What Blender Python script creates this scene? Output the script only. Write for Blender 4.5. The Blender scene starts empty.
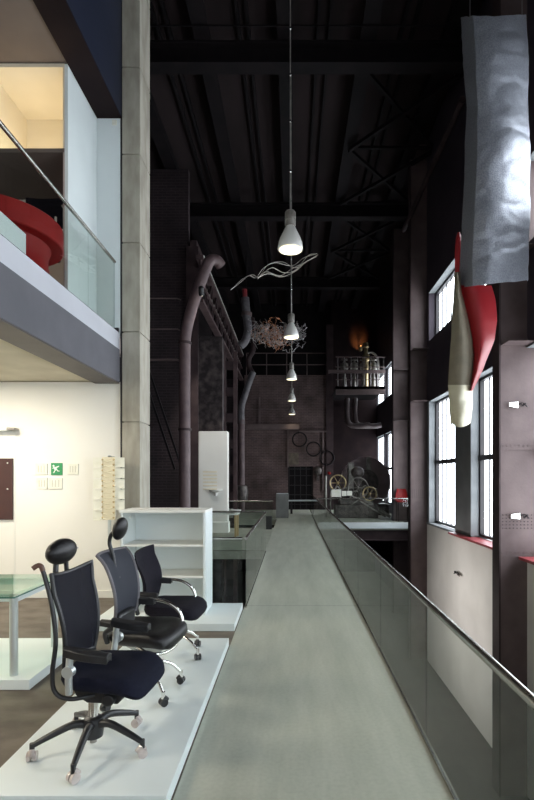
import bpy, math, random
from mathutils import Vector, Matrix, noise
random.seed(7)
PI = math.pi
C = bpy.context.scene.collection
EYE = 1.7

def at(px, py, D):
    """point at real distance D (metres) seen in the photograph direction px, py"""
    return Vector(((px-292.5)*D/500.0, D, EYE-(py-477)*D/500.0))
def X(px, D): return (px-292.5)*D/500.0
def Z(py, D): return EYE-(py-477)*D/500.0

# ------------------------------------------------------------------ materials
def new_mat(name):
    m = bpy.data.materials.new(name); m.use_nodes = True
    nt = m.node_tree
    return m, nt, nt.nodes, nt.links, nt.nodes['Principled BSDF']

def mat(name, col, rough=.5, metal=0., col2=None, scale=5., bump=0., bscale=40., detail=4., stretch=None, coat=0., spec=.5, lo=.35, hi=.65):
    m, nt, N, L, b = new_mat(name)
    b.inputs['Base Color'].default_value = (*col, 1)
    b.inputs['Roughness'].default_value = rough
    b.inputs['Metallic'].default_value = metal
    b.inputs['Coat Weight'].default_value = coat
    b.inputs['Specular IOR Level'].default_value = spec
    tc = N.new('ShaderNodeTexCoord'); mp = N.new('ShaderNodeMapping')
    L.new(tc.outputs['Object'], mp.inputs['Vector'])
    if stretch: mp.inputs['Scale'].default_value = stretch
    if col2:
        n = N.new('ShaderNodeTexNoise'); n.inputs['Scale'].default_value = scale; n.inputs['Detail'].default_value = detail
        L.new(mp.outputs[0], n.inputs['Vector'])
        r = N.new('ShaderNodeValToRGB')
        r.color_ramp.elements[0].position = lo; r.color_ramp.elements[0].color = (*col, 1)
        r.color_ramp.elements[1].position = hi; r.color_ramp.elements[1].color = (*col2, 1)
        L.new(n.outputs['Fac'], r.inputs['Fac']); L.new(r.outputs['Color'], b.inputs['Base Color'])
    if bump:
        n2 = N.new('ShaderNodeTexNoise'); n2.inputs['Scale'].default_value = bscale; n2.inputs['Detail'].default_value = 3
        L.new(mp.outputs[0], n2.inputs['Vector'])
        bp = N.new('ShaderNodeBump'); bp.inputs['Strength'].default_value = bump; bp.inputs['Distance'].default_value = .01
        L.new(n2.outputs['Fac'], bp.inputs['Height']); L.new(bp.outputs[0], b.inputs['Normal'])
    return m

def brick(name, c1, c2, mortar, axis='xz', w=.26, h=.085):
    m, nt, N, L, b = new_mat(name)
    tc = N.new('ShaderNodeTexCoord'); sp = N.new('ShaderNodeSeparateXYZ'); cb = N.new('ShaderNodeCombineXYZ')
    L.new(tc.outputs['Object'], sp.inputs[0])
    L.new(sp.outputs['X' if axis[0] == 'x' else 'Y'], cb.inputs['X']); L.new(sp.outputs['Z'], cb.inputs['Y'])
    br = N.new('ShaderNodeTexBrick'); L.new(cb.outputs[0], br.inputs['Vector'])
    br.inputs['Scale'].default_value = 1; br.inputs['Brick Width'].default_value = w; br.inputs['Row Height'].default_value = h
    br.inputs['Mortar Size'].default_value = .01; br.inputs['Color1'].default_value = (*c1, 1); br.inputs['Color2'].default_value = (*c2, 1)
    br.inputs['Mortar'].default_value = (*mortar, 1)
    n = N.new('ShaderNodeTexNoise'); n.inputs['Scale'].default_value = 1.3; n.inputs['Detail'].default_value = 5
    L.new(tc.outputs['Object'], n.inputs['Vector'])
    mr = N.new('ShaderNodeMapRange'); mr.inputs['From Min'].default_value = .3; mr.inputs['From Max'].default_value = .7
    mr.inputs['To Min'].default_value = .55; mr.inputs['To Max'].default_value = 1.25
    L.new(n.outputs['Fac'], mr.inputs['Value'])
    mx = N.new('ShaderNodeVectorMath'); mx.operation = 'SCALE'
    L.new(br.outputs['Color'], mx.inputs[0]); L.new(mr.outputs[0], mx.inputs['Scale'])
    L.new(mx.outputs[0], b.inputs['Base Color']); b.inputs['Roughness'].default_value = .85
    bp = N.new('ShaderNodeBump'); bp.inputs['Strength'].default_value = .6; bp.inputs['Distance'].default_value = .01; bp.invert = True
    L.new(br.outputs['Fac'], bp.inputs['Height']); L.new(bp.outputs[0], b.inputs['Normal'])
    return m

def glass(name, tint, ior=1.45, rough=.0):
    m, nt, N, L, b = new_mat(name)
    N.remove(b)
    out = N['Material Output']
    tr = N.new('ShaderNodeBsdfTransparent'); tr.inputs['Color'].default_value = (*tint, 1)
    gl = N.new('ShaderNodeBsdfGlossy'); gl.inputs['Roughness'].default_value = rough
    fr = N.new('ShaderNodeFresnel'); fr.inputs['IOR'].default_value = ior
    mx = N.new('ShaderNodeMixShader')
    ge = N.new('ShaderNodeNewGeometry'); iv = N.new('ShaderNodeMath'); iv.operation = 'SUBTRACT'; iv.inputs[0].default_value = 1
    L.new(ge.outputs['Backfacing'], iv.inputs[1]); mu = N.new('ShaderNodeMath'); mu.operation = 'MULTIPLY'
    L.new(fr.outputs[0], mu.inputs[0]); L.new(iv.outputs[0], mu.inputs[1])   # one reflection per pane, from its outer skin
    L.new(mu.outputs[0], mx.inputs[0]); L.new(tr.outputs[0], mx.inputs[1]); L.new(gl.outputs[0], mx.inputs[2])
    L.new(mx.outputs[0], out.inputs['Surface'])
    return m

def emit(name, col, s):
    m, nt, N, L, b = new_mat(name)
    b.inputs['Base Color'].default_value = (*col, 1)
    b.inputs['Emission Color'].default_value = (*col, 1); b.inputs['Emission Strength'].default_value = s
    b.inputs['Roughness'].default_value = .6
    return m

def concrete_deck():
    m, nt, N, L, b = new_mat('concrete_deck')
    tc = N.new('ShaderNodeTexCoord')
    mp = N.new('ShaderNodeMapping'); mp.inputs['Scale'].default_value = (2.4, .35, 1)
    L.new(tc.outputs['Object'], mp.inputs['Vector'])
    n = N.new('ShaderNodeTexNoise'); n.inputs['Scale'].default_value = 2.2; n.inputs['Detail'].default_value = 8; n.inputs['Roughness'].default_value = .62
    L.new(mp.outputs[0], n.inputs['Vector'])
    r = N.new('ShaderNodeValToRGB'); e = r.color_ramp.elements
    e[0].position = .25; e[0].color = (.37, .38, .315, 1); e[1].position = .75; e[1].color = (.50, .505, .43, 1)
    L.new(n.outputs['Fac'], r.inputs['Fac'])
    # dark specks and wear
    n2 = N.new('ShaderNodeTexNoise'); n2.inputs['Scale'].default_value = 38; n2.inputs['Detail'].default_value = 4
    L.new(tc.outputs['Object'], n2.inputs['Vector'])
    mr = N.new('ShaderNodeMapRange'); mr.inputs['From Min'].default_value = .3; mr.inputs['From Max'].default_value = .6
    mr.inputs['To Min'].default_value = .93; mr.inputs['To Max'].default_value = 1.01
    L.new(n2.outputs['Fac'], mr.inputs['Value'])
    sp = N.new('ShaderNodeSeparateXYZ'); L.new(tc.outputs['Object'], sp.inputs[0])
    # cast joints across the deck every 4.9 m
    ad = N.new('ShaderNodeMath'); ad.operation = 'ADD'; ad.inputs[1].default_value = 3.2 ; L.new(sp.outputs['Y'], ad.inputs[0])
    dv = N.new('ShaderNodeMath'); dv.operation = 'DIVIDE'; dv.inputs[1].default_value = 4.9; L.new(ad.outputs[0], dv.inputs[0])
    fr = N.new('ShaderNodeMath'); fr.operation = 'FRACT'; L.new(dv.outputs[0], fr.inputs[0])
    gt = N.new('ShaderNodeMath'); gt.operation = 'GREATER_THAN'; gt.inputs[1].default_value = .0028; L.new(fr.outputs[0], gt.inputs[0])
    jm = N.new('ShaderNodeMapRange'); jm.inputs['To Min'].default_value = .5; L.new(gt.outputs[0], jm.inputs['Value'])
    mu = N.new('ShaderNodeMath'); mu.operation = 'MULTIPLY'; L.new(mr.outputs[0], mu.inputs[0]); L.new(jm.outputs[0], mu.inputs[1])
    mx = N.new('ShaderNodeVectorMath'); mx.operation = 'SCALE'
    L.new(r.outputs['Color'], mx.inputs[0]); L.new(mu.outputs[0], mx.inputs['Scale'])
    L.new(mx.outputs[0], b.inputs['Base Color']); b.inputs['Roughness'].default_value = .62
    bp = N.new('ShaderNodeBump'); bp.inputs['Strength'].default_value = .06; bp.inputs['Distance'].default_value = .002
    L.new(n2.outputs['Fac'], bp.inputs['Height']); L.new(bp.outputs[0], b.inputs['Normal'])
    return m

M = {}
M['deck'] = concrete_deck()
M['landing'] = mat('landing_concrete', (.30, .31, .25), .7, col2=(.38, .39, .32), scale=3)
M['carpet'] = mat('carpet', (.125, .105, .085), .95, col2=(.19, .165, .135), scale=3, detail=8, bump=.4, bscale=120, stretch=(1, 1.6, 1))
M['white'] = mat('white_paint', (.80, .80, .76), .6, col2=(.76, .76, .72), scale=1.2)
M['white_wall'] = mat('white_wall_paint', (.82, .81, .76), .7, col2=(.78, .77, .72), scale=.8)
M['white_cold'] = mat('white_lacquer', (.74, .80, .80), .35, col2=(.70, .76, .76), scale=1.5)
M['gallery_white'] = mat('gallery_white', (.80, .78, .75), .75, col2=(.70, .68, .65), scale=1.0, detail=6)
M['concrete'] = mat('column_concrete', (.30, .275, .22), .8, col2=(.44, .415, .345), scale=6, detail=8, bump=.3, bscale=60, stretch=(1, 1, .35))
M['ceil_warm'] = mat('plaster_ceiling', (.62, .56, .43), .8, col2=(.54, .48, .36), scale=2.5, detail=6, bump=.1)
M['fascia'] = mat('grey_fascia', (.115, .113, .127), .65, spec=.3, col2=(.10, .10, .112), scale=3)
M['bluebeam'] = mat('dark_blue_steel', (.008, .011, .026), .55, spec=.3, col2=(.014, .018, .036), scale=1.5)
M['brownbeam'] = mat('bronze_soffit', (.055, .042, .036), .5, col2=(.075, .058, .048), scale=3)
M['steel'] = mat('oxide_steel', (.098, .067, .066), .65, metal=.0, col2=(.15, .108, .104), scale=1.8, detail=9, bump=.25, bscale=25)
M['steel_dark'] = mat('dark_oxide_steel', (.030, .018, .020), .6, spec=.3, col2=(.052, .033, .034), scale=3, detail=8, bump=.2, bscale=25)
M['end_panel'] = mat('dark_end_panel', (.013, .008, .009), .8, spec=.1, col2=(.021, .013, .013), scale=2)
M['steel_left'] = mat('left_oxide_steel', (.060, .036, .038), .65, spec=.3, col2=(.105, .07, .07), scale=2.4, detail=9)
M['steel_black'] = mat('near_black_steel', (.005, .004, .005), .7, spec=.2, col2=(.010, .007, .008), scale=3, detail=7)  # near-black base colour, faintly mottled
M['spandrel'] = mat('purple_spandrel', (.040, .031, .043), .6, spec=.3, col2=(.06, .047, .06), scale=1.4, detail=6)
M['pier'] = mat('pier_paint', (.12, .125, .13), .6, col2=(.16, .165, .17), scale=2)
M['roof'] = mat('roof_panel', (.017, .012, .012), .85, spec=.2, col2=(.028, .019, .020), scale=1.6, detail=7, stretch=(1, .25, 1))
M['frame'] = mat('window_frame', (.012, .010, .012), .5, col2=(.02, .016, .018), scale=6)
M['pane'] = emit('daylit_glass', (.86, .93, 1.0), 8.5)
M['reveal'] = mat('reveal_paint', (.22, .235, .24), .7, col2=(.17, .18, .19), scale=3)
M['red_sill'] = mat('red_sill', (.36, .05, .06), .45, col2=(.27, .04, .045), scale=4)
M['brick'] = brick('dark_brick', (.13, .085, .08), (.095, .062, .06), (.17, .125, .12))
M['brick_black'] = brick('near_black_brick', (.032, .020, .023), (.022, .014, .017), (.045, .030, .033))  # near-black brick and mortar colours
M['brick_side'] = brick('near_black_brick_side', (.03, .02, .022), (.02, .014, .016), (.04, .027, .028), axis='yz')  # same near-black brick, mapped for side walls
M['rubble'] = mat('rubble_wall', (.022, .016, .017), .95, col2=(.10, .078, .076), scale=4, detail=12, bump=.5, bscale=9, lo=.42, hi=.7)
M['glass'] = glass('railing_glass', (.90, .925, .91), 1.5)
M['glass_green'] = glass('green_table_glass', (.74, .88, .81), 1.5)
M['glass_edge'] = mat('glass_edge', (.05, .16, .13), .2, coat=.5)
M['chrome'] = mat('chrome', (.78, .77, .74), .14, metal=1)
M['rail'] = mat('handrail_steel', (.42, .41, .38), .25, metal=1)
M['alu'] = mat('brushed_aluminium', (.62, .66, .66), .38, metal=.7)
M['black_plastic'] = mat('black_plastic', (.012, .012, .014), .38, col2=(.018, .018, .02), scale=20)
M['leather'] = mat('black_leather', (.006, .0055, .0065), .36, spec=.35, col2=(.010, .009, .010), scale=30, bump=.15, bscale=180)
M['navy'] = mat('navy_fabric', (.004, .005, .014), .9, col2=(.007, .008, .020), scale=60, bump=.3, bscale=300, spec=.2)
M['black_cloth'] = mat('black_fabric', (.008, .007, .012), .9, col2=(.012, .010, .017), scale=60, bump=.3, bscale=300, spec=.2)
def mesh_cloth(name, col, alpha):
    m, nt, N, L, b = new_mat(name)
    b.inputs['Base Color'].default_value = (*col, 1); b.inputs['Roughness'].default_value = .75
    b.inputs['Alpha'].default_value = alpha; b.inputs['Specular IOR Level'].default_value = .15
    return m
M['mesh1'] = mesh_cloth('black_net_fabric', (.011, .011, .017), .93)
M['mesh2'] = mesh_cloth('grey_net_fabric', (.045, .048, .060), .93)
M['caster_clear'] = mat('smoky_caster', (.42, .36, .33), .3, col2=(.55, .48, .45), scale=20, coat=.4)
M['brown_plastic'] = mat('brown_plastic', (.10, .045, .03), .4)
M['red'] = mat('red_lacquer', (.29, .009, .009), .5, spec=.3, col2=(.25, .008, .008), scale=2)
M['warmwhite'] = mat('cream_paint', (.80, .73, .58), .7, col2=(.76, .69, .54), scale=2)
M['greybrown'] = mat('recess_paint', (.15, .12, .105), .7, col2=(.125, .10, .088), scale=2)
M['recess'] = mat('recess_back_brightened', (.46, .38, .34), .7, col2=(.40, .33, .30), scale=2)  # lighter copy of the recess paint; missing light put into its colour
M['brown_board'] = mat('dark_brown_board', (.055, .018, .016), .35, col2=(.045, .015, .014), scale=5)
M['card'] = mat('card_white', (.80, .80, .72), .6, col2=(.74, .74, .64), scale=14)
M['card_lines'] = mat('card_printing', (.50, .49, .42), .7)  # printed line colour of the small wall cards
M['yellow_holder'] = mat('pale_wood', (.80, .74, .56), .5, col2=(.74, .68, .50), scale=8)
M['green'] = mat('sign_green', (.03, .28, .10), .5)
M['sign_white'] = mat('sign_white', (.8, .85, .78), .5)
M['silver'] = mat('silver_fabric', (.40, .42, .47), .40, metal=.5, col2=(.27, .285, .33), scale=60, detail=3, bump=.5, bscale=80)
M['khaki'] = mat('khaki_fabric', (.18, .155, .11), .62, col2=(.24, .21, .15), scale=4, bump=.3, bscale=80)
M['cream_fabric'] = mat('cream_fabric', (.52, .48, .34), .5, col2=(.60, .57, .43), scale=5, bump=.4, bscale=20)
def red_cloth():
    m, nt, N, L, b = new_mat('red_translucent_fabric')
    b.inputs['Base Color'].default_value = (.36, .018, .025, 1); b.inputs['Roughness'].default_value = .42
    t = N.new('ShaderNodeBsdfTranslucent'); t.inputs['Color'].default_value = (.55, .02, .03, 1)
    mx = N.new('ShaderNodeMixShader'); mx.inputs[0].default_value = .30
    L.new(b.outputs[0], mx.inputs[1]); L.new(t.outputs[0], mx.inputs[2]); L.new(mx.outputs[0], N['Material Output'].inputs['Surface'])
    return m
M['red_cloth'] = red_cloth()
M['ribbon'] = mat('wavy_metal', (.85, .80, .74), .5)
M['copper'] = mat('copper_wire', (.55, .26, .14), .35, metal=.9)
M['wire'] = mat('steel_wire', (.40, .38, .38), .4, metal=.7)
M['lampmetal'] = mat('lamp_spun_metal', (.82, .81, .77), .4, metal=.35)
M['lamplit'] = emit('lamp_glass_lit', (1.0, .90, .58), 2.4)
M['amberlit'] = emit('amber_lamp_lit', (1.0, .45, .12), 3)
M['warmlit'] = emit('ceiling_lamp_lit', (1.0, .86, .62), 6)
M['machine'] = mat('machine_iron', (.055, .048, .046), .45, metal=.4, col2=(.14, .12, .11), scale=6, detail=6)
M['machine_light'] = mat('machine_grey', (.34, .32, .29), .4, metal=.5, col2=(.2, .19, .17), scale=7)
M['brass'] = mat('old_brass', (.55, .43, .24), .35, metal=.8)
M['pipe'] = mat('purple_brown_pipe', (.10, .064, .068), .5, col2=(.15, .10, .10), scale=4, detail=7)
M['duct'] = mat('grey_duct', (.10, .092, .10), .5, metal=.2, col2=(.17, .16, .17), scale=4)
M['dark_plinth'] = mat('plinth_near_black', (.02, .02, .02), .8)  # near-black colour of the small plinth
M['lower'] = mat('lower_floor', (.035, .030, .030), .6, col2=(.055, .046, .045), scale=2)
M['oak'] = mat('light_oak', (.42, .30, .15), .5, col2=(.50, .37, .19), scale=5, stretch=(1, 1, .2))
M['plinth'] = mat('grey_plinth', (.16, .16, .155), .6, col2=(.20, .20, .19), scale=5)

# ------------------------------------------------------------------ mesh builder
class MB:
    def __init__(s): s.v = []; s.f = []
    def quad(s, a, b, c, d):
        n = len(s.v); s.v += [Vector(p) for p in (a, b, c, d)]; s.f.append((n, n+1, n+2, n+3)); return s
    def box(s, x0, x1, y0, y1, z0, z1):
        n = len(s.v)
        s.v += [Vector((x, y, z)) for z in (z0, z1) for y in (y0, y1) for x in (x0, x1)]
        for q in ((0,2,3,1),(4,5,7,6),(0,1,5,4),(1,3,7,5),(3,2,6,7),(2,0,4,6)): s.f.append(tuple(n+i for i in q))
        return s
    def bar(s, a, b, w, h=None, up=(0, 0, 1)):
        """rectangular bar from a to b"""
        h = h or w; a = Vector(a); b = Vector(b); d = (b-a).normalized(); up = Vector(up)
        if abs(d.dot(up)) > .98: up = Vector((1, 0, 0))
        u = d.cross(up).normalized()*w/2; t = d.cross(u).normalized()*h/2
        n = len(s.v)
        for p in (a, b): s.v += [p-u-t, p+u-t, p+u+t, p-u+t]
        for q in ((3,2,1,0),(4,5,6,7),(0,1,5,4),(1,2,6,5),(2,3,7,6),(3,0,4,7)): s.f.append(tuple(n+i for i in q))
        return s
    def tube(s, pts, r, seg=12, closed=False):
        pts = [Vector(p) for p in pts]; m = len(pts); n0 = len(s.v)
        rs = r if isinstance(r, (list, tuple)) else [r]*m
        ref = None
        for i, p in enumerate(pts):
            if closed: d = pts[(i+1) % m]-pts[i-1]
            else: d = pts[min(i+1, m-1)]-pts[max(i-1, 0)]
            d = d.normalized() if d.length > 1e-9 else Vector((0, 0, 1))
            if ref is None:
                ref = d.orthogonal().normalized()
            ref = (ref-d*ref.dot(d))
            ref = ref.normalized() if ref.length > 1e-6 else d.orthogonal().normalized()
            w = d.cross(ref)
            for k in range(seg):
                a = 2*PI*k/seg; s.v.append(p+(ref*math.cos(a)+w*math.sin(a))*rs[i])
        for i in range(m if closed else m-1):
            j = (i+1) % m
            for k in range(seg):
                l = (k+1) % seg
                s.f.append((n0+i*seg+k, n0+i*seg+l, n0+j*seg+l, n0+j*seg+k))
        if not closed:
            s.f.append(tuple(n0+k for k in reversed(range(seg)))); s.f.append(tuple(n0+(m-1)*seg+k for k in range(seg)))
        return s
    def cyl(s, a, b, r, seg=20, r2=None): return s.tube([a, b], [r, r if r2 is None else r2], seg)
    def lathe(s, prof, c=(0, 0, 0), seg=32):
        """prof: (radius, z) from bottom to top, closed if ends are on the axis"""
        n0 = len(s.v); c = Vector(c)
        for r, z in prof:
            for k in range(seg):
                a = 2*PI*k/seg; s.v.append(c+Vector((max(r, 1e-4)*math.cos(a), max(r, 1e-4)*math.sin(a), z)))
        for i in range(len(prof)-1):
            for k in range(seg):
                l = (k+1) % seg; s.f.append((n0+i*seg+k, n0+i*seg+l, n0+(i+1)*seg+l, n0+(i+1)*seg+k))
        s.f.append(tuple(n0+k for k in reversed(range(seg)))); s.f.append(tuple(n0+(len(prof)-1)*seg+k for k in range(seg)))
        return s
    def ell(s, c, rx, ry, rz, seg=20, rings=12):
        n0 = len(s.v); c = Vector(c)
        for i in range(rings+1):
            t = PI*i/rings
            for k in range(seg):
                a = 2*PI*k/seg
                st = max(math.sin(t), 1e-3)
                s.v.append(c+Vector((rx*st*math.cos(a), ry*st*math.sin(a), -rz*math.cos(t))))
        for i in range(rings):
            for k in range(seg):
                l = (k+1) % seg; s.f.append((n0+i*seg+k, n0+i*seg+l, n0+(i+1)*seg+l, n0+(i+1)*seg+k))
        s.f.append(tuple(n0+k for k in reversed(range(seg)))); s.f.append(tuple(n0+rings*seg+k for k in range(seg)))
        return s
    def prism(s, poly, z0, z1, f=None):
        """poly of (a,b) extruded from z0 to z1; f maps (a,b,t) to a point"""
        f = f or (lambda a, b, t: Vector((a, b, t)))
        n = len(s.v); m = len(poly)
        s.v += [Vector(f(a, b, z0)) for a, b in poly]+[Vector(f(a, b, z1)) for a, b in poly]
        s.f.append(tuple(n+i for i in reversed(range(m)))); s.f.append(tuple(n+m+i for i in range(m)))
        for i in range(m):
            j = (i+1) % m; s.f.append((n+i, n+j, n+m+j, n+m+i))
        return s
    def sheet(s, fn, nu, nv, off):
        """solid sheet: fn(u,v) point, off(u,v) thickness vector"""
        n = len(s.v); W = nu+1
        for side in (0, 1):
            for j in range(nv+1):
                for i in range(nu+1):
                    u = i/nu; v = j/nv; p = Vector(fn(u, v))
                    if side: p = p+Vector(off(u, v))
                    s.v.append(p)
        T = W*(nv+1)
        for j in range(nv):
            for i in range(nu):
                a = n+j*W+i
                s.f.append((a, a+1, a+W+1, a+W)); s.f.append((a+T, a+T+W, a+T+W+1, a+T+1))
        for i in range(nu):
            a = n+i; s.f.append((a, a+T, a+T+1, a+1)); a = n+nv*W+i; s.f.append((a, a+1, a+T+1, a+T))
        for j in range(nv):
            a = n+j*W; s.f.append((a, a+W, a+T+W, a+T)); a = n+j*W+nu; s.f.append((a, a+T, a+T+W, a+W))
        return s
    def xf(s, m):
        s.v = [m @ v for v in s.v]; return s
    def build(s, name, material, parent=None, smooth=True, bevel=0., label=None):
        me = bpy.data.meshes.new(name); me.from_pydata([tuple(v) for v in s.v], [], s.f); me.update()
        import bmesh
        bm = bmesh.new(); bm.from_mesh(me); bmesh.ops.recalc_face_normals(bm, faces=bm.faces); bm.to_mesh(me); bm.free()
        if smooth:
            for p in me.polygons: p.use_smooth = True
            me.set_sharp_from_angle(angle=math.radians(38))
        me.materials.append(material)
        o = bpy.data.objects.new(name, me); C.objects.link(o)
        if parent is not None: o.parent = parent
        if bevel:
            b = o.modifiers.new('bevel', 'BEVEL'); b.width = bevel; b.segments = 2; b.limit_method = 'ANGLE'
        if label: o['label'] = label
        return o

def tag(o, label, cat, group=None):
    o['label'] = label; o['category'] = cat
    if group: o['group'] = group
    return o
def thing(name, label, cat, loc=(0, 0, 0), rotz=0, group=None):
    o = bpy.data.objects.new(name, None); C.objects.link(o); o.location = loc; o.rotation_euler = (0, 0, rotz)
    o.empty_display_size = .1
    return tag(o, label, cat, group)
def struct(name, mb, m, parent=None, smooth=False, bevel=0.):
    o = mb.build(name, m, parent, smooth, bevel)
    if parent is None: o['kind'] = 'structure'
    return o
def dup(root, loc=None, rotz=None, label=None, group=None):
    r = root.copy(); C.objects.link(r)
    if loc is not None: r.location = loc
    if rotz is not None: r.rotation_euler = (0, 0, rotz)
    if label: r['label'] = label
    if group: r['group'] = group
    for ch in list(root.children):
        c = ch.copy(); C.objects.link(c); c.parent = r
        for g in list(ch.children):
            d = g.copy(); C.objects.link(d); d.parent = c
    return r
def arc(c, r, a0, a1, n, f):
    return [f(c[0]+r*math.cos(a0+(a1-a0)*i/n), c[1]+r*math.sin(a0+(a1-a0)*i/n)) for i in range(n+1)]
def smooth_path(pts, n=8):
    pts = [Vector(p) for p in pts]; out = []
    P = [pts[0]*2-pts[1]]+pts+[pts[-1]*2-pts[-2]]
    for i in range(1, len(P)-2):
        for k in range(n):
            t = k/n; a, b, c, d = P[i-1:i+3]
            out.append(.5*((2*b)+(-a+c)*t+(2*a-5*b+4*c-d)*t*t+(-a+3*b-3*c+d)*t**3))
    out.append(pts[-1]); return out

# ------------------------------------------------------------------ the setting
LX0 = -6.5; RX = 3.9; WX = 4.14; SILL = .34; LOW = -3.6; ROOF = 11.4
EDGE = -.63; GX = .858; BACK = -4.5
# bridge deck
b = MB(); b.box(EDGE, .88, BACK, 28, -.28, 0); struct('floor_bridge', b, M['deck'])
b = MB(); b.box(LX0, EDGE-.002, BACK, 6.43, -.28, -.004); struct('floor_showroom', b, M['carpet'])
b = MB(); b.box(LX0, -2.28, 6.432, 7.05, -.28, -.004); struct('floor_showroom_strip', b, M['carpet'])
b = MB(); b.box(-4.5, EDGE-.002, 11.45, 16.7, -.18, 0); struct('floor_landing', b, M['landing'])
b = MB(); b.box(-4.5, EDGE-.002, 20.3, 28, -.25, 0); struct('floor_far_left', b, M['landing'])
b = MB(); b.box(.932, 4.62, 18.5, 28, -.27, -.002); struct('floor_far_right', b, M['landing'])
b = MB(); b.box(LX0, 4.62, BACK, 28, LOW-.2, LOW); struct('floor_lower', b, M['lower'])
# steel edge beam under the right-hand slab
b = MB(); b.box(.935, 4.55, 18.42, 18.5, -.20, .02); struct('trim_slab_edge', b, M['white_cold'])
b = MB(); b.box(.935, 4.55, 18.6, 18.75, -.62, -.28); b.box(.935, 4.55, 18.5, 18.85, -.66, -.62); struct('trim_slab_beam', b, M['steel_dark'])
b = MB(); b.box(-.4, -.1, BACK, 28, -.75, -.285); b.box(.4, .7, BACK, 28, -.75, -.285); struct('trim_bridge_girders', b, M['steel_dark'])
# outer envelope
b = MB(); b.box(LX0-.2, LX0, BACK, 7.1, LOW, 7.2); struct('wall_left', b, M['white_wall'])
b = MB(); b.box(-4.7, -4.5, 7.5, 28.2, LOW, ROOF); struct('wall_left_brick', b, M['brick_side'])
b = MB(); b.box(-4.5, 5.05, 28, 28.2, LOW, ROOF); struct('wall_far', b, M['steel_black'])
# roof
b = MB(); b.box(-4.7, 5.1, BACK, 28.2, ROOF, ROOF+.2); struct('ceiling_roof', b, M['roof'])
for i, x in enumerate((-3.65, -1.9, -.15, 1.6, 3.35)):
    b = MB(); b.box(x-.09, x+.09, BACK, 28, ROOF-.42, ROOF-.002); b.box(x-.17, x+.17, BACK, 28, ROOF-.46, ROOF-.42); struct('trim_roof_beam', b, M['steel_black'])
for x in (-2.9, -2.65, -1.15, -.95, .55, .8, 2.35, 2.6):
    b = MB(); b.box(x-.03, x+.03, BACK, 28, ROOF-.14, ROOF-.002); struct('trim_purlin', b, M['steel_black'])
for y in (-2, 4.45, 10.7, 16.95, 23.2):
    b = MB(); b.box(-4.5, 4.0, y, y+.04, 10.5, ROOF-.47); b.box(-4.5, 4.0, y-.14, y+.18, 10.46, 10.5); b.box(-4.5, 4.0, y-.14, y+.18, ROOF-.52, ROOF-.47)
    if y == 10.7: b.box(-4.5, 4.0, 10.2, 10.22, 10.9, ROOF-.47)
    struct('trim_cross_girder', b, M['steel_black'])
# X bracing under the roof
b = MB()
for y0 in (11.2, 14.0, 17.5, 20.3):
    y1 = y0+2.7
    b.bar((1.6, y0, 10.85), (3.9, y1, 10.85), .09); b.bar((3.9, y0, 10.8), (1.6, y1, 10.8), .09); b.bar((1.6, y1, 10.85), (3.9, y1, 10.85), .07)
struct('trim_roof_bracing', b, M['steel_black'])

# left mezzanine block
MX = -2.415; WD = 7.05
b = MB(); b.box(LX0, -2.4, WD, WD+.15, 0, 3.04); struct('wall_showroom', b, M['white_wall'])
b = MB(); b.box(LX0, -2.42, WD-.018, WD, 0, .10); struct('baseboard_showroom', b, M['white'])
b = MB(); b.box(LX0, -2.78, BACK, WD+.15, 3.05, 3.45); struct('ceiling_showroom', b, M['ceil_warm'])
b = MB(); b.box(-2.765, MX, BACK, WD-.06, 3.02, 3.48); struct('trim_mezzanine_fascia', b, M['fascia'])
b = MB(); b.box(-2.76, MX-.008, BACK, WD-.06, 3.005, 3.02); struct('trim_mezzanine_soffit', b, M['brownbeam'])
b = MB(); b.box(-2.765, MX-.012, BACK, WD-.03, 3.485, 3.72); struct('trim_mezzanine_curb', b, mat('curb_paint', (.50, .51, .55), .6, col2=(.46, .47, .51), scale=2))
b = MB(); b.box(LX0, -2.78, BACK, WD+.15, 3.46, 3.70); struct('floor_mezzanine', b, M['white'])
# slit between mezzanine and column
b = MB(); b.box(-2.41, -2.388, WD-.05, WD+.10, 0, 9.5); struct('trim_column_gap', b, M['frame'])
# upper room
b = MB(); b.box(LX0, -2.74, BACK, 7.2, 6.75, 6.95); struct('ceiling_upper', b, M['greybrown'])
b = MB(); b.box(-2.74, -2.39, BACK, 7.0, 6.74, 9.2); struct('trim_upper_beam', b, M['bluebeam'])
b = MB(); b.box(-2.735, -2.395, BACK, 7.0, 6.72, 6.74); struct('trim_upper_beam_soffit', b, M['end_panel'])
b = MB(); b.box(-2.78, -2.74, 6.1, 7.02, 3.7, 6.74); struct('wall_upper_return', b, M['white_cold'])
b = MB(); b.box(-2.74, -2.412, 7.0, 7.15, 3.7, 6.74); struct('wall_upper_end', b, M['white_cold'])
b = MB(); b.box(LX0, -2.78, 8.2, 8.35, 3.7, 6.75); struct('wall_upper_back', b, M['recess'])
b = MB(); b.box(-2.80, -2.781, 6.1, 8.2, 3.7, 5.71); struct('wall_upper_jamb', b, M['recess'])
b = MB(); b.box(LX0, -2.781, 6.1, 8.2, 5.66, 5.71); struct('trim_niche_floor', b, M['greybrown'])
b = MB(); b.box(LX0, -2.781, 7.0, 7.1, 5.71, 6.73); b.box(LX0, -3.72, 6.1, 7.0, 5.71, 6.73); struct('wall_niche', b, M['warmwhite'])
b = MB(); b.box(-3.72, -2.781, 6.1, 7.0, 6.70, 6.745); b.box(-2.80, -2.782, 6.1, 7.0, 5.71, 6.70); struct('ceiling_niche', b, M['warmwhite'])

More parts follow.
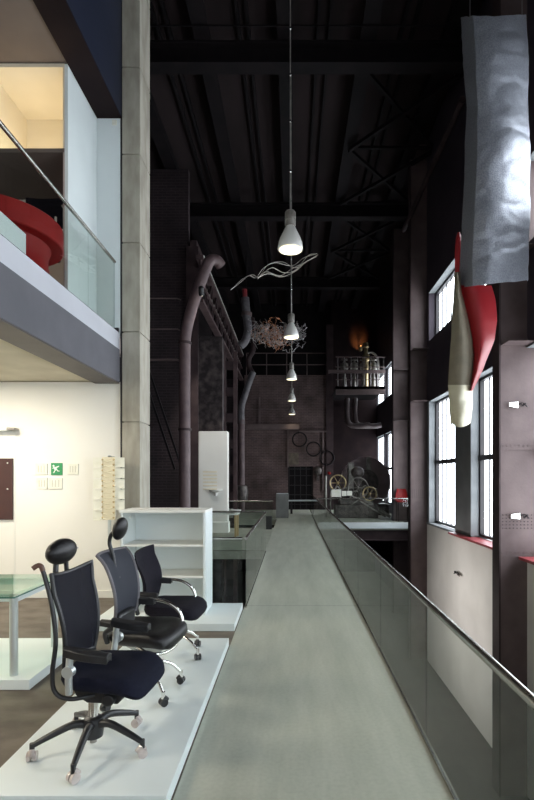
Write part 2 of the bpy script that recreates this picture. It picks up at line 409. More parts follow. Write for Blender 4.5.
# concrete column with cast joints
b = MB()
js = [-3.6, -2.54, -1.29, -.04, 1.21, 2.47, 3.73, 4.98, 6.22, 7.44, 8.7, 9.9, 11.35]
for a, c in zip(js, js[1:]):
    b.box(-2.386, -2.135, 7.0, 7.49, a+.008, c-.008); b.box(-2.37, -2.15, 7.02, 7.47, c-.009, c+.009)
struct('trim_concrete_column', b, M['concrete'], bevel=.006)

# right wall -------------------------------------------------------
bays = [(8.72, 10.95), (12.0, 14.3)]
def window(n, y0, y1, z0, z1, x, transom=True, step=.40):
    fr = MB(); t = .06
    fr.box(x-.05, x+.05, y0, y1, z0, z0+t); fr.box(x-.05, x+.05, y0, y1, z1-t, z1)
    fr.box(x-.05, x+.05, y0, y0+t, z0, z1); fr.box(x-.05, x+.05, y1-t, y1, z0, z1)
    if transom: fr.box(x-.07, x+.05, y0, y1, 2.06, 2.17)
    k = max(2, round((y1-y0)/step))
    for i in range(1, k): 
        yy = y0+(y1-y0)*i/k; fr.box(x+.018, x+.05, yy-.012, yy+.012, z0, z1)
    w = fr.build('window_%d' % n, M['frame'], None, False); w['kind'] = 'structure'
    p = MB(); p.box(x+.052, x+.07, y0, y1, z0, z1); p.build('pane', M['pane'], w, False)
    return w
n = 1
lower = [(-3.9, -1.9), (-1.0, 1.0), (2.3, 4.6), (5.7, 8.36)]+bays
for y0, y1 in lower:
    window(n, y0, y1, .40, 3.85, WX); n += 1
    window(n, y0, y1, 5.6, 6.95, WX, False); n += 1
far_w = [(15.3, 18.9), (22.6, 24.9), (25.3, 27.8)]
for y0, y1 in far_w:
    window(n, y0, y1, .40, 3.85, 4.75); n += 1
    window(n, y0, y1, 5.6, 7.1, 4.75, False); n += 1
# masonry between the windows
def wallrun(name, x0, x1, ys, ye, wins, z0, z1, m):
    b = MB(); y = ys
    for a, c in wins:
        if a > y: b.box(x0, x1, y, a, z0, z1)
        y = c
    if ye > y: b.box(x0, x1, y, ye, z0, z1)
    struct(name, b, m)
b = MB(); b.box(RX, WX+.25, BACK, 14.5, LOW, SILL); struct('wall_right_lower', b, M['gallery_white'])
wallrun('wall_right_piers', RX, WX+.25, BACK, 14.5, lower, SILL, 3.87, M['pier'])
b = MB(); b.box(RX, WX+.25, BACK, 14.5, 3.87, 5.58); struct('wall_right_spandrel', b, M['spandrel'])
wallrun('wall_right_upper_piers', RX, WX+.25, BACK, 14.5, lower, 5.58, 6.97, M['spandrel'])
b = MB(); b.box(RX, WX+.25, BACK, 14.5, 6.97, ROOF); struct('wall_right_top', b, M['spandrel'])
b = MB()
for a, c in lower: b.box(RX-.01, WX-.06, a, c, 3.845, 3.865); b.box(RX-.01, WX-.06, a, c, 6.95, 6.968)
struct('trim_window_heads', b, M['reveal'])
b = MB()
for a, c in lower: b.box(RX+.002, WX-.06, c-.012, c+.0, .40, 3.845)
struct('trim_window_reveals', b, M['reveal'])
for nm, ya, yb in (('trim_red_sill', 8.5, 12.0), ('trim_red_sill_near', 3.5, 8.25)):
    b = MB(); b.box(RX-.17, WX-.06, ya, yb, SILL, SILL+.045); struct(nm, b, M['red_sill'])
b = MB(); b.box(RX-.02, WX-.06, 12.01, 14.5, SILL, SILL+.05); struct('trim_white_sill', b, M['reveal'])
XF = 4.62
b = MB(); b.box(XF, 5.05, 14.5, 28, LOW, .38); struct('wall_far_lower', b, M['spandrel'])
wallrun('wall_far_piers', XF, 5.05, 14.5, 28, far_w, .38, 3.87, M['spandrel'])
b = MB(); b.box(XF, 5.05, 14.5, 28, 3.87, 5.58); struct('wall_far_spandrel', b, M['spandrel'])
wallrun('wall_far_upper_piers', XF, 5.05, 14.5, 28, far_w, 5.58, 7.12, M['spandrel'])
b = MB(); b.box(XF, 5.05, 14.5, 28, 7.12, ROOF); struct('wall_far_top', b, M['spandrel'])
b = MB()
for a, c in far_w: b.box(XF-.01, 4.70, a, c, 3.845, 3.865); b.box(XF-.01, 4.70, a, c, 7.10, 7.118)
struct('trim_far_heads', b, M['reveal'])
# rear wall of the hall behind the camera; glowing tall windows added as fill
b = MB(); b.box(-4.7, 4.8, BACK-.2, BACK, LOW, 0); b.box(LX0, 4.8, BACK-.2, BACK, 5.0, ROOF); b.box(LX0, -3.2, BACK-.2, BACK, 0, 5.0); b.box(3.4, 4.8, BACK-.2, BACK, 0, 5.0)
struct('wall_rear', b, M['spandrel'])
M['rear_fill_pane'] = emit('rear_fill_glow', (.90, .95, 1.0), 1.7)
w = MB()
for i in range(7): xx = -3.2+i*1.1; w.box(xx-.04, xx+.04, BACK-.14, BACK-.02, 0, 5.0)
w.box(-3.2, 3.4, BACK-.14, BACK-.02, 0, .08); w.box(-3.2, 3.4, BACK-.14, BACK-.02, 2.4, 2.5)
wr = w.build('window_%d' % n, M['frame'], None, False); wr['kind'] = 'structure'
MB().box(-3.2, 3.4, BACK-.18, BACK-.15, 0, 5.0).build('pane', M['rear_fill_pane'], wr, False)

# steel columns of the right wall
def steel_column(xl, xr, y, label, splice, rivet_rows):
    t = thing('steel_column', label, 'column', (xl, y, LOW), 0, 'riveted steel columns along the window wall')
    b = MB(); h = ROOF-LOW-.01; w = xr-xl
    b.box(0, w, 0, .03, 0, h)
    b.build('plate', M['steel'], t, False, .004)
    f = MB(); f.box(-.03, .0, -.03, .25, 0, h); f.build('flange', M['steel_dark'], t, False, .004)
    wb = MB(); wb.box(w*.5-.02, w*.5+.02, .03, .28, 0, h); wb.build('web', M['steel_dark'], t, False)
    for z in splice:
        s_ = MB(); s_.box(.002, w, -.014, -.001, z-.05, z+.05)
        k = int(w/.07)
        for i in range(k):
            s_.cyl((.04+i*.07, -.015, z+.02), (.04+i*.07, -.026, z+.02), .011, 8)
        s_.build('splice_plate', M['steel'], t, False)
    for z in splice:
        if z+LOW > 3.8: MB().box(.01, w, -.30, -.002, z-.07, z-.055).build('stiffener', M['steel'], t, False)
    r = MB()
    for z in rivet_rows:
        for q in range(5):
            for i in range(int(w/.06)):
                r.cyl((.04+i*.06, -.001, z+q*.055), (.04+i*.06, -.011, z+q*.055), .010, 6)
    r.build('rivets', M['steel_dark'], t)
    return t
cz = lambda z: z-LOW
steel_column(3.45, 4.08, 8.31, 'nearest steel column, at the right edge of the picture beside the grey hanging sheet', [cz(2.2), cz(.42), cz(3.95), cz(5.5)], [cz(.85)])
steel_column(3.45, 3.99, 14.56, 'middle steel column standing left of the white gallery wall', [cz(2.1), cz(.42), cz(3.95), cz(5.45)], [cz(1.1)])
steel_column(3.94, 4.60, 19.5, 'farthest steel column, directly behind the red chair', [cz(1.95), cz(.3), cz(3.95), cz(5.9)], [])
# diagonal gusset on the middle column
# pipe rail high along the right wall
tag(MB().tube([(3.4, 10.0, 9.25), (3.4, 15.3, 9.25)], .07).build('ceiling_pipe', M['steel_dark']), 'straight dark pipe high under the roof at right, above the top window', 'pipe')

# hall end: brick wall with door
b = MB(); b.box(-2.5, -.23, 26, 26.3, 0, 7.0); b.box(1.07, 1.75, 26, 26.3, 0, 7.0); b.box(-.23, 1.07, 26, 26.3, 2.25, 7.0)
struct('wall_end_brick', b, M['brick'])
d = MB(); d.box(-.22, 1.06, 26.12, 26.2, 0, 2.24)
d = d.build('door_1', M['steel_black'], None, False, .01); d['kind'] = 'structure'
g = MB()
for z in (.25, .75, 1.25, 1.75, 2.1): g.box(-.2, 1.04, 26.09, 26.118, z, z+.04)
for x in (-.2, .1, .4, .7, 1.0): g.box(x, x+.04, 26.085, 26.118, 0, 2.24)
g.build('grille', M['frame'], d, False)
MB().box(-.24, .32, 25.95, 25.998, 2.32, 2.95).build('trim_lintel_panel', mat('old_plaster', (.16, .13, .10), .8, col2=(.10, .08, .06), scale=6), None, False)['kind'] = 'structure'
b = MB(); b.box(-2.95, .35, 25.7, 25.99, 4.15, 4.42); b.box(.35, 1.74, 25.8, 25.99, 4.02, 4.10); b.box(1.55, 1.62, 25.9, 25.99, 1, 4.1); b.box(-.27, -.2, 25.93, 25.998, 2.2, 4.15); struct('trim_end_beam', b, M['steel'])
b = MB(); b.box(1.75, 2.12, 25.9, 26.3, 0, 9.6); struct('trim_end_column', b, M['steel_dark'])
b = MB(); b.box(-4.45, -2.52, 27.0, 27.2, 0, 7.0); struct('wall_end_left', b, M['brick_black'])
b = MB(); b.box(2.12, 4.6, 27.2, 27.4, 0, 5.5); struct('wall_end_right', b, M['end_panel'])

# left frontal walls deeper in the hall
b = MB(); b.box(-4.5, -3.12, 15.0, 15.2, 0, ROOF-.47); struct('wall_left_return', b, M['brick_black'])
b = MB(); b.box(-4.5, -2.35, 16.72, 17.2, LOW, 6.4); struct('wall_rubble', b, M['rubble'])
b = MB(); b.box(-3.1, -2.86, 14.85, 15.15, 0, 8.549); b.box(-3.16, -2.80, 14.84, 14.87, 0, 8.549); struct('trim_left_post', b, M['steel_dark'])

# battened column with rectangular holes
t = thing('battened_column', 'tall dark red steel column with rectangular holes, left of the far brick wall', 'column', (-2.75, 19.5, LOW))
for x in (0, .44): MB().box(x, x+.15, 0, .12, 0, 10.2).build('channel', M['steel_left'], t, False, .005)
bt = MB()
z = .3
while z < 10: bt.box(.15, .44, .01, .05, z, z+.34); z += 1.02
bt.build('batten', M['steel_dark'], t, False)

# crane girder on the left
t = thing('crane_girder', 'long dark latticed crane girder running away along the left wall', 'girder', (-2.6, 14.0, 6.6))
MB().box(-.10, .10, 0, 11.4, 0, .10).build('bottom_chord', M['steel_left'], t, False)
MB().box(-.10, .10, 0, 11.4, 1.2, 1.32).build('top_chord', M['steel_left'], t, False)
MB().box(.11, .125, 0, 11.4, 1.28, 1.31).build('edge_strip', M['lampmetal'], t, False)
lw = MB()
for i in range(11):
    y = i*1.03; lw.bar((0, y+.05, .08), (0, y+1.0, 1.22), .06); lw.bar((0, y+.05, .05), (0, y+.05, 1.25), .06)

lw.build('lattice', M['steel_dark'], t, False)
for i in range(24): MB().cyl((.055, .3+i*.45, .62), (.09, .3+i*.45, .62), .035, 8).build('rivet', M['machine_light'], t)
MB().box(.0, .06, 0, 11.4, .58, .66).build('middle_chord', M['steel_left'], t, False)

tag(MB().box(-3.05, -2.85, 14.87, 27, 8.55, 8.75).build('upper_girder', M['steel_dark'], None, False), 'uppermost dark beam running along the left side above the crane girder', 'beam')

# big bent pipe
p = at(184.5, 400, 13)
pp = [(-2.80, 13, 0)]+smooth_path([(-2.80, 13, 2), (-2.80, 13, 4.6), (-2.76, 13, 5.5), (-2.5, 13, 6.45), (-2.22, 13, 7.2)], 8)
pp += smooth_path([(-2.18, 13.0, 7.28), (-2.10, 13.05, 7.37), (-1.98, 13.15, 7.38), (-1.90, 13.25, 7.30)], 5)
t = thing('bent_pipe', 'large purple-brown pipe rising behind the concrete column and bending over at the top', 'pipe', (-2.80, 13, 0))
b = MB(); b.tube(pp, .145, 20); b.xf(Matrix.Translation((2.80, -13, 0))); b.build('pipe', M['pipe'], t)
for z in (5.15, 2.9): MB().lathe([(.15, 0), (.18, 0), (.18, .06), (.15, .06)], (0, 0, z), 20).build('collar', M['steel_dark'], t)
for z in (4.75, 5.55, 6.35): MB().tube([(-1.5, .02, z), (-.2, .02, z), (-.1, 0, z-.05)], .018 if z > 5 else .03, 8).build('tie_rod', M['steel'], t)
b = MB(); b.bar((-1.1, .6, 4.6), (-.2, .6, 1.9), .05); b.bar((-1.3, .6, 4.6), (-.4, .6, 1.9), .05); b.xf(Matrix.Translation((-2.80, 13, 0)))
tag(b.build('stair_rail', M['steel_black']), 'pair of dark slanting rods left of the large bent pipe', 'rail')

# smaller ducts by the crane girder
t = thing('curved_duct', 'grey curved duct hooking down beyond the end of the crane girder', 'duct', (-1.9, 20.5, 7))
q = [at(x, y, 20.5)-Vector((-1.9, 20.5, 7)) for x, y in ((245, 298), (246.5, 315), (248, 330), (245, 341), (240, 346))]
MB().tube(smooth_path(q, 6), .17, 16).build('pipe', M['duct'], t)
MB().tube([q[1]+Vector((0, 0, -.05)), q[1]+Vector((.01, 0, .1))], .22, 16).build('collar', M['steel'], t)
MB().tube([q[0]+Vector((0, 0, .0)), q[0]+Vector((-.02, 0, .35))], .10, 12).build('red_cap', M['red_sill'], t)
t = thing('standing_pipe', 'thick brown pipe with a valve and kinked top, left of the brick wall', 'pipe', (-2.5, 24.5, 0))
MB().tube([(0, 0, 0), (0, 0, 4.5)], .16, 16).build('pipe', M['pipe'], t)
SP = t
MB().lathe([(.16, .5), (.3, .55), (.34, .9), (.3, 1.25), (.16, 1.3)], (0, 0, 0), 20).build('valve', M['machine'], t)
O = Vector((-2.5, 24.5, 0))
q = [at(x, y, 24.5)-O for x, y in ((253, 372), (250, 380), (245, 395), (241.5, 408), (241.5, 424))]
MB().tube(smooth_path(q, 6), .16, 14).build('slanting_pipe', M['duct'], SP)
q = [at(x, y, 24.5)-O for x, y in ((252, 318), (253.5, 335), (253, 350), (249, 358), (249, 366), (253, 374))]
MB().tube(smooth_path(q, 6), .13, 12).build('hooked_pipe', M['steel_dark'], SP)

tb = bpy.data.objects['curved_duct']; MB().tube([(0, 0, .5), (0, 0, 3.94)], .02, 8).build('hanger', M['steel_black'], tb)
# gallery above the brick wall
t = thing('gallery_railing', 'thin dark railing along the top of the brick wall', 'railing', (-2.4, 26.05, 7.0))
for z in (.55, 1.15): MB().tube([(0, 0, z), (4.2, 0, z)], .025, 8).build('rail', M['steel'], t)
for i in range(5): MB().tube([(i*1.05, 0, 0), (i*1.05, 0, 1.15)], .025, 8).build('post', M['steel'], t)
t = thing('beam_railing', 'low railing standing on the beam across the brick wall', 'railing', (-2.9, 25.8, 4.42))
MB().box(1.16, 1.24, -.03, .03, 0, 1.4).build('post', M['steel'], t, False)
MB().tube([(.1, 0, .75), (3.1, 0, .75)], .02, 8).build('rail', M['steel'], t)

# three rings on the brick wall
ringlab = ['leftmost and highest of the three dark rings on the brick wall', 'middle one of the three dark rings on the brick wall', 'rightmost and lowest of the three dark rings, beside the steel post']
for i, (x, y) in enumerate(((299.5, 439.5), (313.5, 449), (327, 458))):
    c = at(x, y, 25.85)
    b = MB(); b.tube([c+Vector((.36*math.cos(a*PI/16), 0, .36*math.sin(a*PI/16))) for a in range(32)], .035, 8, True)
    tag(b.build('wall_ring', M['steel_black']), ringlab[i], 'ring', 'rings hung on the brick wall')
c = at(253, 439, 25.9); b = MB(); b.cyl(c, c+Vector((0, .09, 0)), .12, 16); tag(b.build('wall_disc', M['steel']), 'small round disc on the brick wall left of the door', 'disc')
c = at(318, 471, 25.9); b = MB(); b.ell(c, .2, .1, .22); b.box(c.x-.06, c.x+.06, c.y-.05, c.y+.09, c.z-.5, c.z); tag(b.build('wall_bell', M['machine']), 'small iron fitting on the brick wall right of the door', 'fitting')

# balcony with machinery at right
t = thing('balcony', 'steel balcony with railings high up at the far right', 'balcony', (2.05, 23.6, 5.6))
BALC = t
MB().box(0, 2.33, 0, 3.4, .25, .38).build('deck', M['steel_black'], t, False)
MB().box(0, 2.33, 0, .10, 0, .38).build('edge_girder', M['steel'], t, False)
for z, r in ((1.78, .03), (1.3, .025), (.70, .02)): MB().tube([(0, .05, z), (2.33, .05, z)], r, 8).build('rail', M['steel'], t)
MB().box(-.35, 2.33, .0, .06, 1.0, 1.16).build('rail', M['steel'], t, False)
for i in range(8): MB().tube([(.1+i*.31, .05, .38), (.1+i*.31, .05, 1.78)], .014, 8).build('baluster', M['wire'], t)
lab = ['leftmost', 'second from the left', 'third from the left']
for i in range(4):
    x = 2.55+i*.48
    b = thing('valve_column', (lab+['rightmost'])[i]+' of the four grey valve columns on the high balcony', 'machine', (x, 24.6, 5.98), 0, 'valve columns on the balcony')
    MB().lathe([(.10, 0), (.10, .6), (.07, .65), (.07, .95), (.18, 1.0), (.20, 1.15), (.18, 1.3), (.06, 1.36), (.06, 1.45)], (0, 0, 0), 16).build('body', M['machine_light'], b)
    MB().lathe([(.05, 1.45), (.17, 1.46), (.17, 1.50), (.05, 1.51)], (0, 0, 0), 16).build('handwheel', M['machine_light'], b)
c = Vector((3.55, 24.2, 5.98))
t = thing('brass_apparatus', 'tall shiny fitting with a curved arm on the high balcony by the window', 'machine', c)
MB().lathe([(.12, 0), (.12, 1.3), (.17, 1.35), (.17, 1.6), (.1, 1.7), (.1, 1.95), (.16, 2.0), (.12, 2.2), (0, 2.25)], (0, 0, 0), 16).build('body', M['brass'], t)
MB().tube(smooth_path([(0, 0, 1.7), (.3, 0, 1.75), (.55, 0, 1.5), (.6, 0, 1.1), (.6, 0, .0)], 6), .05, 10).build('pipe', M['machine_light'], t)
# amber lamp against the dark wall
c = Vector((3.62, 26.5, 8.35))
t = thing('amber_lamp', 'small amber lamp glowing against the dark wall above the balcony', 'lamp', c)
MB().lathe([(.02, .0), (.06, .02), (.09, .10), (.10, .20), (.10, .24)], (0, 0, 0), 16).build('shade', M['brass'], t)
MB().ell((0, 0, .30), .03, .03, .03).build('bulb', M['amberlit'], t)
MB().tube([(0, 0, .3), (0, .3, .35), (0, .905, .35)], .015, 8).build('bracket', M['steel_dark'], t)
l = bpy.data.lights.new('amber_glow', 'SPOT'); l.energy = 260; l.color = (1, .42, .12); l.shadow_soft_size = .05; l.spot_size = 1.0; l.spot_blend = 1
lo = bpy.data.objects.new('amber_glow', l); lo.location = (3.62, 26.68, 8.45); lo.rotation_euler = (math.radians(132), 0, 0); C.objects.link(lo)
# dark backing behind the balcony
b = MB(); b.box(2.12, 4.6, 27.41, 27.6, 5.5, ROOF); struct('wall_end_right_upper', b, M['end_panel'])

# U pipes under the balcony
M['drain'] = mat('dark_drain', (.05, .035, .036), .5, col2=(.075, .052, .052), scale=4)  # dark brown base colour of the drain pipes
t = BALC
for i, (xa, xb) in enumerate(((347, 366), (355, 377))):
    D = 23.9+i*.35
    q = smooth_path([at(xa, 398, D), at(xa, 418, D), at(xa+4, 425, D), at(xb-4, 426, D), at(xb+4, 425, D)], 6)
    MB().tube([v-t.location for v in q], .13, 14).build('drain_pipe', M['drain'], t)

# flywheel and engine on the right-hand slab
FY = 22.5
t = thing('flywheel', 'huge dark flywheel guard standing behind the machinery at far right', 'machine', (3.3, FY, 0))
r0 = 1.05
outl = arc((0, 1.5), 1.08, -PI*.45, PI*1.1, 36, lambda a, b_: (a, b_))
b = MB(); b.prism(arc((0, 1.48), 1.12, 0, 2*PI, 44, lambda a, b_: (a, b_))[:-1], 0, .35, lambda a, b_, tt: Vector((a, tt, b_)))
b.build('wheel_guard', mat('guard_paint', (.30, .23, .24), .55, col2=(.22, .165, .17), scale=2), t)
b = MB(); b.box(-.8, -.55, -.12, 0, .4, 2.35); b.box(.02, .22, -.12, 0, .4, 2.6); b.build('guard_strap', M['machine_light'], t, False)
b = MB(); b.prism(arc((0, 1.48), .55, 0, 2*PI, 30, lambda a, b_: (a, b_))[:-1], -.16, -.02, lambda a, b_, tt: Vector((a, tt, b_))); b.build('hub_plate', M['machine'], t)
b = MB(); b.box(-1.0, 1.0, -.2, .5, 0, .5); b.build('plinth', M['machine'], t, False, .02)
t = thing('steam_engine', 'old steam engine of brass and iron wheels in front of the flywheel', 'machine', (2.45, 21.0, 0))
b = MB(); b.box(-.7, 1.1, -.35, .35, 0, .55); b.box(-.5, .9, -.25, .25, .55, .75); b.build('bed', M['machine'], t, False, .03)
for i, (x, z, r) in enumerate(((-.55, 1.45, .33), (.28, 1.25, .42), (.75, 1.0, .28))):
    b = MB(); b.tube([(x+r*math.cos(a*PI/14), -.1-.08*i, z+r*math.sin(a*PI/14)) for a in range(28)], .03, 8, True)
    for k in range(6): b.tube([(x, -.1-.08*i, z), (x+r*math.cos(k*PI/3), -.1-.08*i, z+r*math.sin(k*PI/3))], .014, 6)
    b.ell((x, -.1-.08*i, z), .06, .06, .06, 12, 8)
    b.build('wheel', M['brass'] if i != 1 else M['machine_light'], t)
b = MB(); b.cyl((-.6, .1, 1.0), (.1, .1, 1.0), .2); b.cyl((.3, .15, .7), (.3, .15, 1.85), .16); b.ell((.3, .15, 1.9), .28, .22, .25); b.build('cylinder', M['machine'], t)
b = MB()
for k in range(5): b.tube(smooth_path([(-.9+k*.42, -.1, .5), (-.8+k*.4, -.15, 1.0+.15*(k % 2)), (-.55+k*.4, -.1, 1.3-.1*(k % 3)), (-.4+k*.38, 0, .8)], 5), .03, 8)
b.tube([(-1.05, 0, .0), (-1.05, 0, 1.75)], .05, 8); b.tube([(-.85, 0, .0), (-.85, 0, 1.6)], .03, 8)
b.build('pipework', M['machine_light'], t)
b = MB(); b.bar((.5, -.2, .8), (1.6, -.3, .05), .12); b.bar((.35, -.3, .7), (1.4, -.4, .05), .06); b.bar((-.2, -.3, .4), (.6, -.3, 1.0), .05); b.build('connecting_rod', M['machine_light'], t, False, .01)
MB().ell((-.92, -.1, 1.86), .07, .07, .07).build('red_knob', M['red'], t)

# ------------------------------------------------------------------ glass railings
def railing(label, p0, p1, cuts, h=.9, zb=0., group=None, channel=True):
    """straight frameless glass railing from p0 to p1, broken in panes at distances cuts"""
    p0 = Vector((*p0, zb)); p1 = Vector((*p1, zb)); d = (p1-p0); Ln = d.length; d.normalize()
    ang = math.atan2(d.y, d.x)
    t = thing('glass_railing', label, 'railing', p0, ang, group)
    cs = [0]+[c for c in cuts if 0 < c < Ln]+[Ln]
    for a, c in zip(cs, cs[1:]):
        MB().box(a+.006, c-.006, -.006, .006, .02, h-.02).build('glass_pane', M['glass'], t, False)
    MB().tube([(0, 0, h), (Ln, 0, h)], .021, 16).build('handrail', M['rail'], t)
    MB().box(0, Ln, -.011, .011, .001, .018).build('base_channel', M['rail'], t, False)
    return t
railing('long glass railing with steel handrail along the right of the bridge', (GX, BACK+.1), (GX, 22.4), [3.19-BACK-.1+1.66*i for i in range(-5, 14)])
railing('glass railing along the left edge of the bridge, beyond the white shelf', (EDGE+.02, 6.50), (EDGE+.02, 11.4), [1.65, 3.3])
railing('short glass railing beside the shelf, facing the viewer across the void', (-2.1, 6.50), (EDGE-.02, 6.50), [])
railing('short glass railing on the far side of the void, before the oak-legged table', (-4.4, 11.5), (EDGE-.02, 11.5), [1.25, 2.5])
railing('farthest short glass railing on the left, behind the white partition', (-4.4, 16.62), (EDGE-.02, 16.62), [1.25, 2.5])
railing('glass railing at the front of the raised machine platform at right', (.95, 18.56), (4.35, 18.56), [.85, 1.7, 2.5])
t = railing('upper glass railing of the white mezzanine at top left', (MX-.04, BACK+.1), (MX-.04, 6.9), [9.96-BACK+.1-6.05+i*1.9 for i in range(-3, 2)], h=.95, zb=3.72)
b = MB(); b.box(11.36, 11.40, -.03, .03, 0, .06); b.build('clamp', M['black_plastic'], t, False)

# placards clipped on the bridge railing
for i, (x0, x1, y0, y1) in enumerate(((331.5, 341, 489.5, 497), (342, 346.5, 491, 496), (347, 352, 491, 495.5))):
    D = 18.532
    p = at(x0, y1, D); q = at(x1, y0, D)
    b = MB(); b.box(p.x, q.x, D, D+.02, p.z, q.z)
    tag(b.build('placard', M['card'], None, False), ['largest white placard at the corner of the machine platform railing', 'middle small white placard beside the largest placard', 'right-hand small white placard on the machine platform railing'][i], 'placard', 'placards on the machine railing')

# ------------------------------------------------------------------ platforms
def platform(x0, x1, y0, y1, label):
    b = MB(); b.box(x0, x1, y0, y1, 0, .08)
    return tag(b.build('display_platform', M['white_cold'], None, False, .003), label, 'platform', 'white display platforms')
platform(-1.63, -.64, 2.54, 5.03, 'long low white platform carrying the three office chairs')
platform(-2.25, -.64, 5.51, 6.43, 'low white platform under the white shelf unit')
platform(-4.6, -2.10, 3.99, 5.03, 'low white platform under the glass table')
# shelf unit
t = thing('shelf_unit', 'white open shelf unit behind the office chairs', 'shelf', (-2.02, 5.87, .08))
W = 1.0; Dp = .5; Hh = 1.20
for x in (0, W-.03): MB().box(x, x+.03, 0, Dp, 0, Hh).build('side_panel', M['white_cold'], t, False, .002)
MB().box(-.02, W, -.005, Dp, Hh, Hh+.03).build('top', M['white'], t, False, .002)
MB().box(.03, W-.03, Dp-.02, Dp, 0, Hh).build('back_panel', M['white_cold'], t, False)
for z in (0.0, .43, .80): MB().box(.03, W-.03, .01, Dp-.02, z, z+.025).build('shelf', M['white'], t, False, .002)
MB().cyl((.12, 0, Hh-.05), (.12, -.02, Hh-.05), .014, 12).build('peg', M['alu'], t)

# glass table
t = thing('glass_table', 'green glass table with white tubular legs at the left edge', 'table', (-3.0, 4.45, .08))
b = MB(); b.box(-1.1, .80, -.50, .42, .66, .672); b.build('tabletop', M['glass_green'], t, False)
b = MB(); b.box(-1.1, .80, -.504, -.5, .66, .672); b.box(.80, .804, -.5, .42, .66, .672); b.build('glass_edge', M['glass_edge'], t, False)
b = MB(); b.box(-1.0, .74, -.36, -.33, .60, .655); b.box(-1.0, .74, .30, .33, .60, .655); b.box(.70, .75, -.36, .33, .60, .655); b.box(-1.05, -1.0, -.36, .33, .60, .655)
b.build('frame', M['white_cold'], t, False)
for x in (-1.0, .72):
    for y in (-.36, .34): MB().cyl((x, y, 0), (x, y, .655), .032, 20).build('leg', M['alu'], t)

# ------------------------------------------------------------------ wall items
def onwall(x0, y0, x1, y1, d=.012, D=WD-.001):
    p = at(x0, y1, D); q = at(x1, y0, D); b = MB(); b.box(p.x, q.x, D-d, D, p.z, q.z); return b, p, q
labs = ['white card above left in the cluster of small wall signs', None, 'cream card to the right of the green sign', 'white card below left in the cluster of small wall signs', 'white card directly below the green sign']
for i, (x0, y0, x1, y1) in enumerate(((36, 463.5, 47.5, 474.5), (51.5, 463, 62.5, 475), (68, 464, 78.5, 474.5), (37, 478, 47.5, 489), (49.5, 478, 62.5, 489))):
    b, p, q = onwall(x0, y0, x1, y1, .014)
    if i == 1:
        s = b.build('wall_sign', M['green'], None, False); tag(s, 'green square sign with a white running figure on the white wall', 'sign', 'small signs on the showroom wall')
        cx = (p.x+q.x)/2; cz_ = (p.z+q.z)/2; y = WD-.016; u = (q.x-p.x)/2
        f = MB()
        mp = lambda a, c, tt: Vector((cx+a*u, y-tt, cz_+c*u))
        f.prism([(-.75, .55), (-.55, .78), (-.30, .55), (-.5, .35)], 0, .003, mp)
        f.prism([(-.45, .35), (-.15, .35), (.1, -.05), (-.25, -.2), (-.5, .0)], 0, .003, mp)
        f.prism([(-.2, .35), (.45, .6), (.5, .45), (0, .15)], 0, .003, mp)
        f.prism([(-.25, -.1), (-.05, -.1), (-.45, -.75), (-.62, -.7)], 0, .003, mp)
        f.prism([(-.1, -.05), (.1, -.05), (.3, -.3), (.55, -.3), (.55, -.45), (.2, -.45)], 0, .003, mp)
        f.prism([(-.8, .05), (-.6, .1), (-.4, .3), (-.5, .35)], 0, .003, mp)
        f.build('pictogram', M['sign_white'], s, False)
    else:
        s = b.build('wall_sign', M['card'], None, False); tag(s, labs[i], 'sign', 'small signs on the showroom wall')
        f = MB()
        for k in range(3):
            xx = p.x+(q.x-p.x)*(.25+.25*k); f.box(xx-.004, xx+.004, WD-.017, WD-.0152, p.z+.03, q.z-.03)
        f.build('line_drawing', M['card_lines'], s, False)
b, p, q = onwall(-14, 458.5, 13.5, 519.5, .03)
t = tag(b.build('notice_board', M['brown_board'], None, False, .003), 'dark brown panel on the white wall at the left edge', 'panel')
f = MB()
for yy in (463, 489): c = at(8, yy, WD-.031); f.cyl(c, c+Vector((0, -.012, 0)), .012, 10)
f.build('fixing', M['chrome'], t)
b, p, q = onwall(-30, 427.5, 12, 431.5, .12); t = tag(b.build('wall_bar', M['alu'], None, False, .005), 'thin metal shelf bar fixed above the brown panel', 'lamp')  # plain metal shelf bar, gives off no light
b, p, q = onwall(12, 428.5, 19, 430.8, .14); b.build('end_cap', M['machine_light'], t, False, .004)
b = MB(); b.box(X(14, WD), X(15.2, WD), WD-.006, WD-.0005, .1, 2.32); b.box(X(-40, WD), X(14, WD), WD-.004, WD-.0005, 2.31, 2.33); struct('trim_wall_panel_edge', b, M['white'])
b, p, q = onwall(112.5, 120.5, 117, 125.5, .02, 6.999); tag(b.build('wall_socket', M['card'], None, False, .003), 'tiny cream fitting high on the white end panel at top left', 'fitting')

